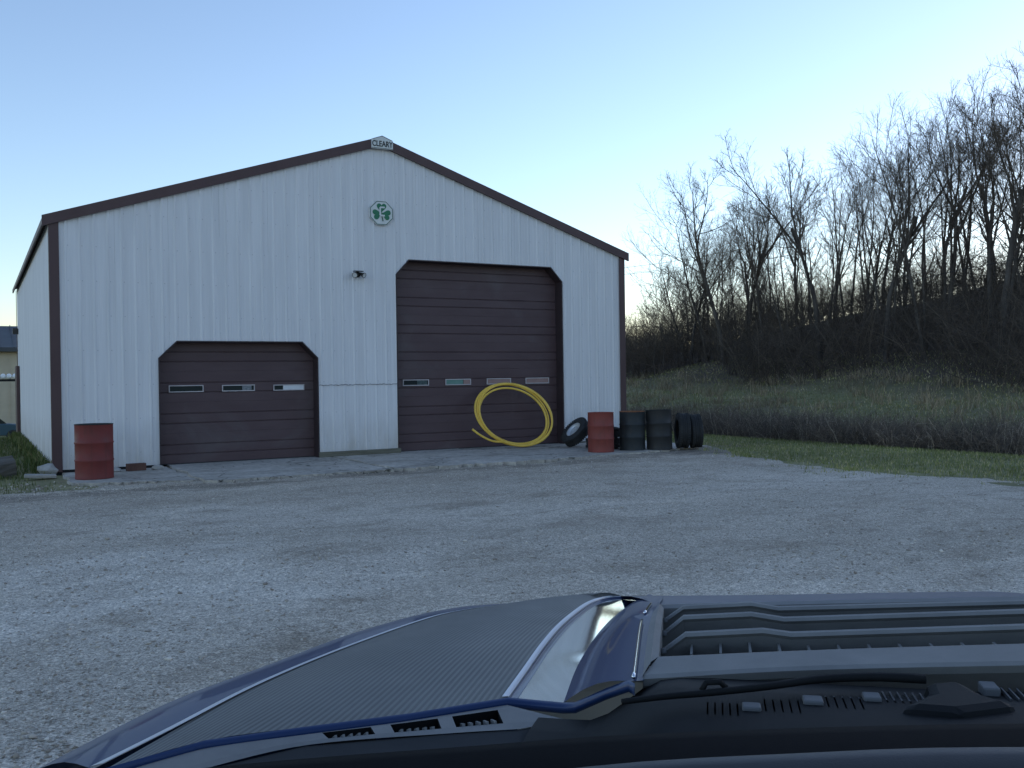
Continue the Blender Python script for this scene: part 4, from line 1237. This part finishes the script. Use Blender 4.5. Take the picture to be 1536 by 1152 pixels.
# cowl: grey panel behind the hood with three vents each side
def cowl_half(side):
    sx = 1 if side is None else -1
    def S(x, y, z): return Vector((sx * x, y, z))
    lipc = [(-0.5766, 0.7982, -0.3765), (-0.523, 0.8896, -0.3805), (-0.4395, 0.9505, -0.3835), (-0.3428, 1.0189, -0.3871), (-0.2461, 1.1029, -0.3921)]
    nearc = [(-0.5383, 0.7901, -0.378), (-0.5063, 0.8281, -0.380), (-0.4266, 0.925, -0.3845), (-0.2918, 0.9868, -0.3865), (-0.2148, 1.018, -0.388)]
    ss_ = sorted(set([i / 20 for i in range(21)] + [0.50, 0.62, 0.67, 0.795, 0.835, 0.965])); tt_ = [0.0, 0.22, 0.80, 1.0]
    fa = resample(TLs(lipc), 201); na = resample(TLs(nearc), 201)
    def PT(s_, t_):
        p = fa[round(s_ * 200)].lerp(na[round(s_ * 200)], t_); return S(p.x, p.y, p.z + 0.003 * math.sin(math.pi * t_))
    b = MB(); holes = [(0.50, 0.62), (0.67, 0.795), (0.835, 0.965)]
    idx = {}; vs = []
    for i, s_ in enumerate(ss_):
        for j, t_ in enumerate(tt_): idx[i, j] = len(vs); vs.append(PT(s_, t_))
    fs = []
    for i in range(len(ss_) - 1):
        mid = (ss_[i] + ss_[i + 1]) / 2
        for j in range(3):
            if j == 1 and any(h0 < mid < h1 for h0, h1 in holes): continue
            fs.append((idx[i, j], idx[i + 1, j], idx[i + 1, j + 1], idx[i, j + 1]))
    tip = S(-0.166 - UC, 1.062, EZ - 0.391); e_ = len(ss_) - 1; vs.append(tip)
    for j in range(3): fs.append((idx[e_, j], idx[e_, j + 1], len(vs) - 1))
    b.add(vs, fs); b.build("cowl_panel", M['plastic'], truck)
    for h0, h1 in holes:
        q_ = [PT(h0, 0.80), PT(h1, 0.80), PT(h1, 0.22), PT(h0, 0.22)]
        bot = [p + Vector((0, 0.004, -0.024)) for p in q_]
        b = MB(); b.add(q_ + bot, [(i, (i + 1) % 4, 4 + (i + 1) % 4, 4 + i) for i in range(4)] + [(4, 5, 6, 7)])
        vo = b.build("cowl_vent", M['plastic_dark'], truck, fix=False)
        for k in range(1, 6):
            t = k / 6; a_ = q_[0].lerp(q_[1], t); c_ = q_[3].lerp(q_[2], t); c_ = a_.lerp(c_, 0.75)
            r_ = MB(); r_.bar(a_ + Vector((0, 0, 0.0)), c_ + Vector((0, 0, -0.009)), 0.0024, 0.006); r_.build("vent_slat", M['plastic'], vo)
    # lower step towards the glass
    up_ = [S(p[0] - UC, p[1], p[2] + EZ - 0.001) for p in nearc] + [tip]
    lo_ = [S(x - UC, y, EZ + z) for x, y, z in [(-0.48, 0.745, -0.376), (-0.45, 0.792, -0.379), (-0.39, 0.868, -0.383), (-0.27, 0.938, -0.386), (-0.195, 0.978, -0.388), (-0.150, 1.022, -0.391)]]
    lo2 = [p + Vector((0, -0.02, -0.03)) for p in lo_]
    b = MB(); b.grid([up_, [p + Vector((0, 0, -0.0015)) for p in up_], lo_, lo2]); b.build("cowl_step", M['plastic_mid'], truck)
cowl_half(None); cowl_half(1)
# cowl well across the middle, with pale clips, grille pads, wiper and its cover
q9 = 0.90
xs = np.linspace(-0.70, 0.70, 71)
def well_z(x): return EZ - 0.383 + 0.055 * float(smoothstep(-abs(x), -0.646, -0.546))
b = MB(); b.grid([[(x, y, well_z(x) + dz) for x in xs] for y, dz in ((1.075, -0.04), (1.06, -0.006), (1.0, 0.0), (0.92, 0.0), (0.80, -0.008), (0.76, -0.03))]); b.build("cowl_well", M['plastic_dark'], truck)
def R9(p): return TL((p[0] * q9, p[1] * q9, p[2] * q9))
for (x0, y0), (x1, y1) in (((0.0268, 1.050), (0.0470, 1.068)), ((0.0934, 1.081), (0.1151, 1.102)), ((0.160, 1.103), (0.1791, 1.124)), ((0.297, 1.158), (0.3152, 1.185))):
    b = MB(); p0, p1 = R9((x0, y0, -0.36)), R9((x1, y1, -0.36)); b.box(p0.x, p1.x, p0.y, p1.y, p0.z - 0.03, p0.z); b.build("cowl_clip", M['clip'], truck, bevel=0.002)
for x0, x1, y in ((-0.01, 0.022, 1.055), (0.052, 0.088, 1.075), (0.120, 0.156, 1.098), (0.185, 0.29, 1.125), (0.32, 0.42, 1.16)):
    p = R9((x0, y, -0.36)); p2 = R9((x1, y, -0.36))
    g_ = MB(); g_.box(p.x, p2.x, p.y - 0.02, p.y + 0.015, p.z - 0.03, p.z - 0.008); pad = g_.build("cowl_grille", M['plastic_dark'], truck)
    n_ = max(3, int((p2.x - p.x) / 0.007))
    for k in range(n_ + 1):
        x = p.x + (p2.x - p.x) * k / n_
        r_ = MB(); r_.box(x - 0.0008, x + 0.0008, p.y - 0.02, p.y + 0.015, p.z - 0.008, p.z - 0.004); r_.build("grille_rib", M['clip_dark'], pad)
arm = [(-0.1001, 1.0324), (-0.0544, 1.0575), (-0.0111, 1.0759), (0.0557, 1.1099), (0.1178, 1.1464), (0.1792, 1.164), (0.2343, 1.1658)]
P = resample([R9((x, y - 0.012, -0.352)) for x, y in arm], 24)
b = MB(); b.tube(P, [0.003 + 0.002 * i / 23 for i in range(24)], 8); wa = b.build("wiper_arm", M['plastic_dark'], truck)
b = MB(); b.tube([R9((-0.016, 1.066, -0.350)), R9((-0.012, 1.071, -0.343)), R9((0.004, 1.077, -0.343)), R9((0.010, 1.079, -0.350))], 0.0032, 6); b.build("wiper_clip", M['plastic_dark'], wa)
mo = [R9(p) for p in ((0.186, 1.0664, -0.36), (0.2280, 1.120, -0.36), (0.2316, 1.1602, -0.36), (0.2753, 1.1773, -0.36), (0.2900, 1.13, -0.36), (0.3206, 1.0978, -0.36), (0.25, 1.062, -0.36))]
b = MB(); zt_ = mo[0].z
b.prism([(p.x, p.y) for p in mo], zt_ - 0.03, zt_ + 0.004, 'xy'); b.build("wiper_cover", M['plastic_dark'], truck, bevel=0.012)
# glass base and dashboard pad
b = MB(); rows = []
xs = np.linspace(-1.02, 1.02, 33)
b = MB()
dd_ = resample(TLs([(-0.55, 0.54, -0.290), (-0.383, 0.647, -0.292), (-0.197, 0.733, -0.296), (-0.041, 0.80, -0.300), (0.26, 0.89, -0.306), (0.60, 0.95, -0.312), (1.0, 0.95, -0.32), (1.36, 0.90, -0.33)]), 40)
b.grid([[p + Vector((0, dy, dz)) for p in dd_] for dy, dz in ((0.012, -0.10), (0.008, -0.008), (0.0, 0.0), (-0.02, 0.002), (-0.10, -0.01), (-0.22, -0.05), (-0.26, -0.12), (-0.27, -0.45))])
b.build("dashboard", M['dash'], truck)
# padded ridge on the dashboard, nearest the eye; lighter grey for the dash-top reflection
M['ridge'] = plastic("sheen_grey_vinyl", (0.022, 0.022, 0.024), (0.032, 0.032, 0.035), 0.5)
rd = resample(TLs([(-0.30, 0.600, -0.300), (-0.109, 0.688, -0.288), (0.06, 0.742, -0.286), (0.23, 0.789, -0.288), (0.60, 0.86, -0.296), (0.95, 0.86, -0.31)]), 30)
b = MB(); b.grid([[p + Vector((0, dy, dz)) for p in rd] for dy, dz in ((0.010, -0.06), (0.010, -0.012), (0.004, -0.003), (-0.004, 0.0), (-0.016, -0.001), (-0.030, -0.008), (-0.05, -0.03), (-0.06, -0.08))])
b.build("dash_ridge", M['ridge'], truck)

# ------------------------------------------------------------------ bare trees
def unit(v): return v / np.maximum(np.linalg.norm(v, axis=-1, keepdims=True), 1e-9)

def grow(start, dirs, length, r0, n, upk, wobk, taper):
    """vectorised polylines: start (B,3), dirs (B,3), length (B,), r0 (B,) -> P (B,n,3), Rr (B,n)"""
    B = len(start); P = np.zeros((B, n, 3)); P[:, 0] = start; d = unit(dirs)
    step = (length / (n - 1))[:, None]
    drift = rng.normal(0, 1, (B, 3)) * wobk * 0.6
    for i in range(1, n):
        d = unit(d + rng.normal(0, 1, (B, 3)) * wobk + drift / n + np.array([0, 0, upk / n]))
        P[:, i] = P[:, i - 1] + d * step
    Rr = r0[:, None] * np.linspace(1, taper, n)[None]
    return P, Rr

def spawn(P, Rr, nper, n, ang, lf, rf, upk, wobk, taper, tmin, minr=0.0, tpow=1.0):
    B, m, _ = P.shape
    t = tmin + (1 - tmin) * (np.arange(nper)[None] + rng.uniform(0, 1, (B, nper))) / nper
    t = np.clip(t ** tpow, 0, 0.995)
    f = t * (m - 1); i = f.astype(int); k = f - i
    bi = np.arange(B)[:, None]
    pos = P[bi, i] * (1 - k)[..., None] + P[bi, i + 1] * k[..., None]
    T = unit(P[bi, i + 1] - P[bi, i])
    rad = Rr[bi, i] * (1 - k) + Rr[bi, i + 1] * k
    a = np.abs(rng.normal(ang, 0.17, (B, nper)))
    phi = np.arange(nper)[None] * 2.4 + rng.uniform(0, 6.28, (B, 1)) + rng.normal(0, 0.5, (B, nper))
    ref = np.where(np.abs(T[..., 2:3]) < 0.9, np.array([0, 0, 1.0]), np.array([1.0, 0, 0]))
    s1 = unit(np.cross(T, ref)); s2 = np.cross(T, s1)
    d = T * np.cos(a)[..., None] + (s1 * np.cos(phi)[..., None] + s2 * np.sin(phi)[..., None]) * np.sin(a)[..., None]
    plen = np.linalg.norm(np.diff(P, axis=1), axis=2).sum(1)
    ln = plen[:, None] * lf * (1.15 - 0.6 * t) * rng.uniform(0.55, 1.3, (B, nper))
    r = np.maximum(rad * rf * rng.uniform(0.7, 1.0, (B, nper)), minr)
    return grow(pos.reshape(-1, 3), d.reshape(-1, 3), ln.ravel(), r.ravel(), n, upk, wobk, taper)

def tubes(parts):
    """parts: list of (P (B,n,3), R (B,n), sides) -> V, quads"""
    VV, FF, base = [], [], 0
    for P, Rr, k in parts:
        B, n, _ = P.shape
        T = unit(np.gradient(P, axis=1))
        ref = np.where(np.abs(T[..., 2:3]) < 0.95, np.array([0, 0, 1.0]), np.array([1.0, 0, 0]))
        s1 = unit(np.cross(T, ref)); s2 = np.cross(T, s1)
        a = np.arange(k) * 2 * np.pi / k
        ring = P[:, :, None] + (s1[:, :, None] * np.cos(a)[None, None, :, None] + s2[:, :, None] * np.sin(a)[None, None, :, None]) * Rr[:, :, None, None]
        VV.append(ring.reshape(-1, 3))
        idx = base + np.arange(B * n * k).reshape(B, n, k)
        q = np.stack([idx[:, :-1], np.roll(idx, -1, 2)[:, :-1], np.roll(idx, -1, 2)[:, 1:], idx[:, 1:]], -1)
        FF.append(q.reshape(-1, 4)); base += B * n * k
    return np.concatenate(VV), np.concatenate(FF)

def tree_variant(h, kind):
    """returns (trunk mesh, crown mesh). kind: 0 slender woodland tree, 1 spreading tree, 2 forked"""
    r0 = {0: 0.092, 1: 0.11, 2: 0.115, 3: 0.035}[kind]
    lean_ = np.array([[rng.uniform(-0.22, 0.10), rng.uniform(-0.12, 0.12), 1.0]])
    tl = {0: 0.92, 1: 0.80, 2: 0.5, 3: 0.9}[kind]
    P0, R0 = grow(np.zeros((1, 3)), lean_, np.array([h * tl]), np.array([r0]), 12, 0.25, 0.045, 0.15 if kind != 2 else 0.6)
    R0[:, 0] *= 1.35
    trunk = [(P0, R0, 8)]
    if kind == 2:
        PF, RF = spawn(P0, R0, 3, 10, 0.38, 1.05, 0.85, 0.7, 0.07, 0.22, 0.45)
        trunk.append((PF, RF, 7)); src = [(PF, RF, 7, 0.25), (P0, R0, 3, 0.4)]
    elif kind == 1:
        src = [(P0, R0, 13, 0.24)]
    elif kind == 3:
        src = [(P0, R0, 10, 0.15)]
    else:
        src = [(P0, R0, 10, 0.30)]
    L1 = [spawn(P, Rr, nn, 7, {0: 0.72, 1: 0.95, 2: 0.68, 3: 0.65}[kind], {0: 0.42, 1: 0.60, 2: 0.50, 3: 0.45}[kind], 0.62, 0.75, 0.09, 0.28, tm) for P, Rr, nn, tm in src]
    P1 = np.concatenate([a for a, _ in L1]); R1 = np.concatenate([c for _, c in L1])
    R1 = np.clip(R1, 0.012, 0.038)
    P2, R2 = spawn(P1, R1, 7, 5, 0.72, 0.52, 0.58, 0.40, 0.09, 0.45, 0.15, 0.0085)
    P3, R3 = spawn(P2, R2, 4, 4, 0.66, 0.60, 0.62, 0.30, 0.09, 0.5, 0.15, 0.0052)
    P4, R4 = spawn(P3, R3, 2, 3, 0.60, 0.75, 0.75, 0.2, 0.09, 0.6, 0.25, 0.0040)
    Vt, Ft = tubes(trunk)
    Vc, Fc = tubes([(P1, R1, 5), (P2, R2, 4), (P3, R3, 3), (P4, R4, 3)])
    top = max(Vc[:, 2].max(), 0.1)
    return np_mesh("trunk", Vt, Ft, True), np_mesh("crown", Vc, Fc, True), top

variants = []
for kd in (0, 0, 0, 0, 2, 2, 1, 1, 2, 3, 3): variants.append((kd,) + tree_variant({0: 12.0, 1: 11.0, 2: 12.0, 3: 6.0}[kd], kd))
for v in variants:
    v[1].materials.append(M['bark']); v[2].materials.append(M['twig'])
byk = {k: [v for v in variants if v[0] == k] for k in range(4)}

def az_pt(px, dist):
    """a spot on the ground at a bearing measured from the lot and a walking distance"""
    a = YAW + math.atan((px - 768) / 1416.1)
    x, y = CAM.x + dist * math.sin(a), CAM.y + dist * math.cos(a)
    return x, y, float(terrain(x, y))

def place_tree(px, dist, h, kind, label, group, rz=None, var=None):
    x, y, z = az_pt(px, dist)
    vs = byk[kind]; v = vs[var % len(vs)] if var is not None else random.choice(vs)
    e = empty("bare_tree", (x, y, z - 0.1), random.uniform(0, 6.28) if rz is None else rz)
    s = h / v[3]; e.scale = (s * random.uniform(0.92, 1.08), s, s)
    tag(e, label, "tree", group)
    t = link("trunk", v[1], None, e); c = link("crown", v[2], None, e)
    return e

G = "bare trees on the wooded hillside"
def hgt(px, ytop, dist):
    """height needed for a tree of that bearing to reach the skyline seen in the photograph"""
    x, y, z = az_pt(px, dist); yh = 566 - (px - 768) * 0.0145
    return 1.545 + (yh - ytop) / 1416.1 * dist - z
# single trees one can point out
named = [
    (1505, 100, 36, 2, "tallest bare tree, forked, at the right edge of the hillside wood"),
    (1088, 232, 44, 2, "bare tree with upright limbs at the left end of the wood, above the grass bank"),
    (1062, 268, 46, 1, "wide spreading bare tree nearest the shed at the left end of the wood"),
    (1150, 262, 43, 0, "slim upright bare tree just right of the forked one at the wood's left end"),
    (1010, 440, 56, 1, "low pale bare tree between shed and wood"),
    (955, 462, 64, 1, "small bare tree right beside the shed's right corner"),
    (1030, 335, 49, 1, "bare tree with low wide limbs, leftmost large tree of the wood"),
    (1120, 250, 45, 2, "bare forked tree just left of the slim upright one at the wood's left end"),
    (1232, 205, 41, 2, "bare tree left of the wood's middle that tops its neighbours"),
    (1390, 165, 37, 0, "tall bare tree with a crown bending left, second tallest at the right"),
    (1330, 192, 38, 2, "bare tree near the middle of the wood with a dense rounded crown"),
]
for px, yt, d, kd, lb in named: place_tree(px, d, hgt(px, yt, d), kd, lb, G)
# the rest of the wood: skyline falls from right to left
sk_x = [930, 980, 1010, 1060, 1110, 1160, 1210, 1260, 1320, 1380, 1440, 1500, 1560, 1640, 1760]
sk_y = [490, 450, 390, 300, 280, 275, 262, 225, 195, 175, 165, 140, 130, 130, 130]
spots = []
px = 985.0
while px < 1625:
    spots.append((px + random.uniform(-4, 4), 36.5 + 13 * (1600 - px) / 700 + random.uniform(-2.0, 2.0), 0)); px += random.uniform(12, 21)
px = 1000.0
while px < 1600:
    spots.append((px, 43 + 13 * (1600 - px) / 700 + random.uniform(-2.5, 3), 1)); px += random.uniform(22, 36)
px = 1040.0
while px < 1600:
    spots.append((px, 51 + 13 * (1600 - px) / 700 + random.uniform(-3, 4), 2)); px += random.uniform(40, 64)
spots.sort(key=lambda q: (q[2], q[0]))
nth = {0: 0, 1: 0, 2: 0}
def ordinal(n): return str(n) + ('th' if 10 <= n % 100 <= 20 else {1: 'st', 2: 'nd', 3: 'rd'}.get(n % 10, 'th'))
for px, d, row in spots:
    yt = float(np.interp(px, sk_x, sk_y)) + random.uniform(0, 60)
    h = hgt(px, yt, d)
    if h < 3: continue
    kd = random.choice([0, 0, 0, 0, 2, 2]) if h > 6.5 else 3
    nth[row] += 1
    size = "small" if h < 6.5 else "slender" if kd == 0 else "forked"
    place_tree(px, d, h, kd, f"{size} bare tree, {ordinal(nth[row])} from the left in the {('front', 'middle', 'back')[row]} row of the wood", G)
for k, px in enumerate(sorted(random.uniform(935, 1180) for _ in range(26))):
    d = random.uniform(48, 75)
    place_tree(px, d, random.uniform(3.5, 6.5) * d / 60, 3, f"small bare sapling, {ordinal(k + 1)} from the left among those at the low end of the wood", G)

# ------------------------------------------------------------------ undergrowth (uncountable)
def thicket(name, x, y, hmin, hmax, r, mat, n1, n2, sides=3):
    B = len(x); z = terrain(x, y) - 0.05
    d = np.stack([rng.normal(0, 0.35, B), rng.normal(0, 0.35, B), np.ones(B)], -1)
    ln = rng.uniform(hmin, hmax, B)
    P0, R0 = grow(np.stack([x, y, z], -1), d, ln, np.full(B, r) * rng.uniform(0.7, 1.3, B), 5, -0.25, 0.16, 0.4)
    parts = [(P0, R0, 3)]
    P1, R1 = spawn(P0, R0, n1, 4, 0.7, 0.5, 0.6, -0.1, 0.2, 0.5, 0.15, r * 0.4); parts.append((P1, R1, 3))
    if n2:
        P2, R2 = spawn(P1, R1, n2, 3, 0.8, 0.5, 0.7, 0.0, 0.25, 0.6, 0.15, r * 0.33); parts.append((P2, R2, 3))
    V_, F_ = tubes(parts)
    o = link(name, np_mesh(name, V_, F_, True), mat)
    return o
# dark brush along the foot of the wood and up the slope
nB = 5200
by_ = rng.uniform(-8, 50, nB); bx_ = 26.2 + 1.2 * np.sin(by_ * 0.5) + 0.07 * np.clip(by_, 0, 60) + rng.uniform(0, 1, nB) ** 1.35 * 17
o = thicket("undergrowth", bx_, by_, 0.9, 3.1, 0.015, M['brush'], 7, 3)
tag(o, "dark leafless brush under the trees on the hillside", "brush", kind="stuff")
# belt of dry weeds in the ditch before the bank
nW = 13000
wy = rng.uniform(-14, 32, nW); wx = 17.1 + 0.35 * np.sin(wy * 0.6) + rng.uniform(-1.3, 1.3, nW) - 0.02 * wy
o = thicket("dry_weeds", wx, wy, 0.38, 0.90, 0.008, M['weeds'], 6, 0)
tag(o, "belt of dry grey brown weeds along the ditch", "weeds", kind="stuff")

def blades(name, x, y, z, hmin, hmax, w, mat, lean_=0.35):
    B = len(x); h = rng.uniform(hmin, hmax, B)
    a = rng.uniform(0, 6.28, B); l = rng.normal(0, lean_, B) * h; la = rng.uniform(0, 6.28, B)
    w = w * rng.uniform(0.6, 1.4, B)
    base = np.stack([x, y, z], -1); side = np.stack([np.cos(a), np.sin(a), np.zeros(B)], -1) * w[:, None]
    ld = np.stack([np.cos(la) * l, np.sin(la) * l, np.zeros(B)], -1)
    m1 = base + ld * 0.35 + np.stack([np.zeros(B), np.zeros(B), h * 0.6], -1)
    tip = base + ld + np.stack([np.zeros(B), np.zeros(B), h], -1)
    V_ = np.stack([base - side, base + side, m1 + side * 0.7, m1 - side * 0.7, tip], 1).reshape(-1, 3)
    i = np.arange(B)[:, None] * 5
    F_ = np.concatenate([i + np.array([0, 1, 2]), i + np.array([0, 2, 3]), i + np.array([3, 2, 4])], 1).reshape(-1, 3)
    return link(name, np_mesh(name, V_, F_), mat)

def ground_z(x, y):
    on = (x > lot_left(y)) & (x < lot_right(y)) & (y < 0.6)
    return np.where(on, lot_z(x, y) - 0.03, terrain(x, y))
# mown strip right of the lot
n = 70000
y = rng.uniform(-16, 16, n); x = lot_right(np.clip(y, -80, 0.6)) + np.abs(rng.uniform(-0.25, 4.9, n)) ** 1.0 - 0.15
keep = (x > 12.45) | (y < -0.2)
keep &= rng.uniform(0, 1, n) < np.clip((x - lot_right(np.clip(y, -80, .6)) + 0.45) / 0.9, 0.08, 1)
x, y = x[keep], y[keep]
tag(blades("grass", x, y, ground_z(x, y) - 0.01, 0.025, 0.075, 0.007, M['grass']), "short green grass strip between gravel and weeds", "grass", kind="stuff")
# bank of the hill
n = 75000
y = rng.uniform(-10, 60, n); x = rng.uniform(18.6, 29.5, n)
tag(blades("bank_grass", x, y, terrain(x, y) - 0.01, 0.03, 0.11, 0.012, M['grass_dull'], 0.6), "rough grass on the bank below the wood", "grass", kind="stuff")
nc = 420
cy_ = rng.uniform(-8, 45, nc); cx_ = 18.9 + 8.0 * rng.uniform(0, 1, nc) ** 1.0
rep_ = rng.integers(14, 40, nc)
x = np.repeat(cx_, rep_) + rng.normal(0, 0.16, rep_.sum()); y = np.repeat(cy_, rep_) + rng.normal(0, 0.16, rep_.sum())
tag(blades("tussocks", x, y, terrain(x, y) - 0.01, 0.14, 0.42, 0.010, M['tussock'], 0.55), "dead tan grass tussocks scattered over the bank", "grass", kind="stuff")
# grass and weeds left of the shed
n = 32000
y = rng.uniform(-3.0, 16, n); x = rng.uniform(-6.5, -0.05, n)
k = (y > -0.4) | (rng.uniform(0, 1, n) < 0.25)
k &= ~((x > -0.35) & (y < 0.1) & (rng.uniform(0, 1, n) < 0.5))
x, y = x[k], y[k]
tag(blades("side_grass", x, y, np.maximum(ground_z(x, y), terrain(x, y)) - 0.01, 0.04, 0.13, 0.007, M['side_green']), "green grass along the left side of the shed", "grass", kind="stuff")
n = 2600
y = rng.uniform(0.1, 14, n); x = -0.03 - np.abs(rng.normal(0, 0.10, n))
tag(blades("wall_weeds", x, y, terrain(x, y) - 0.01, 0.10, 0.30, 0.014, M['side_green']), "taller green weeds at the foot of the left wall", "weeds", kind="stuff")

nc = 160
cy_ = rng.uniform(-13, -3, nc); cx_ = lot_right(cy_) - np.abs(rng.normal(0, 0.45, nc))
rep_ = rng.integers(6, 22, nc)
x = np.repeat(cx_, rep_) + rng.normal(0, 0.05, rep_.sum()); y = np.repeat(cy_, rep_) + rng.normal(0, 0.05, rep_.sum())
tag(blades("edge_tufts", x, y, lot_z(x, y) - 0.03, 0.03, 0.10, 0.006, M['grass']), "thin grass tufts growing into the gravel edge", "grass", kind="stuff")
# ------------------------------------------------------------------ loose stones on the gravel (uncountable)
def stones(name, x, y, z, s, mat):
    B = len(x)
    oc = np.array([[1, 0, 0], [0, 1, 0], [-1, 0, 0], [0, -1, 0], [0, 0, 1], [0, 0, -1]], float)
    F0_ = np.array([[0, 1, 4], [1, 2, 4], [2, 3, 4], [3, 0, 4], [1, 0, 5], [2, 1, 5], [3, 2, 5], [0, 3, 5]])
    k = s[:, None, None] * (1 + rng.uniform(-0.35, 0.35, (B, 6, 1))) * oc[None] * np.array([1, 0.8, 0.55])
    k = k + rng.normal(0, 0.18, (B, 6, 3)) * s[:, None, None]
    a = rng.uniform(0, 6.28, B); c, sn = np.cos(a)[:, None], np.sin(a)[:, None]
    V_ = np.stack([k[..., 0] * c - k[..., 1] * sn, k[..., 0] * sn + k[..., 1] * c, k[..., 2]], -1) + np.stack([x, y, z], -1)[:, None]
    F_ = (np.arange(B)[:, None, None] * 6 + F0_[None]).reshape(-1, 3)
    return link(name, np_mesh(name, V_.reshape(-1, 3), F_), mat)
n = 60000
d = 4.2 + 14.5 * rng.uniform(0, 1, n) ** 1.25; a = YAW + R(-30) + R(62) * rng.uniform(0, 1, n)
x, y = CAM.x + d * np.sin(a), CAM.y + d * np.cos(a)
k = (x < lot_right(y) + 0.15) & (y < -2.2) & (x > lot_left(y) - 1.0)
# swept wheel tracks leave fewer stones
k &= rng.uniform(0, 1, n) < 0.55 + 0.45 * np.sin(x * 0.8 + 0.5 * y) * np.sin(0.7 * y + 1.0)
x, y = x[k], y[k]; s = np.clip(rng.lognormal(math.log(0.0068), 0.42, len(x)), 0.004, 0.026)
tag(stones("loose_stones", x, y, lot_z(x, y) + s * 0.2, s, M['stones']), "loose crushed stone scattered over the gravel", "gravel", kind="stuff")

# ------------------------------------------------------------------ overhead wires
def wire(pts, r, label):
    P = resample([Vector(p) for p in pts], 30); b = MB(); b.tube(P, r, 5, True, False)
    o = b.build("overhead_wire", M['wire'], None); tag(o, label, "wire", "overhead wires by the wood")
def wp(px, py, d):
    a = YAW + math.atan((px - 768) / 1416.1); yh = 566 - (px - 768) * 0.0145
    return (CAM.x + d * math.sin(a), CAM.y + d * math.cos(a), 1.545 + (yh - py) / 1416.1 * d)
wire([wp(850, 412, 60), wp(940, 402, 60), wp(1010, 394, 60), wp(1120, 378, 60)], 0.010, "uppermost thin wire right of the shed's roof corner")
wire([wp(850, 420, 60), wp(940, 412, 60), wp(1010, 404, 60), wp(1120, 390, 60)], 0.010, "thin wire just under the uppermost one by the shed roof corner")
wire([wp(850, 488, 60), wp(940, 490, 60), wp(1020, 490, 60), wp(1150, 486, 60)], 0.014, "lower wire crossing the small trees beside the shed")
wire([wp(1360, 436, 30), wp(1410, 424, 30), wp(1480, 414, 30), wp(1600, 398, 30)], 0.008, "pale wire across the dark brush at the right edge")

n = 700
x = rng.uniform(-3.2, 0.6, n); y = -2.3 + rng.normal(0, 0.45, n); s = np.clip(rng.lognormal(math.log(0.013), 0.5, n), 0.006, 0.045)
tag(stones("rubble", x, y, np.maximum(lot_z(x, y), terrain(x, y)) + s * 0.2, s, M['stones']), "pale rubble and crushed stone at the shed's left front corner", "rubble", kind="stuff")
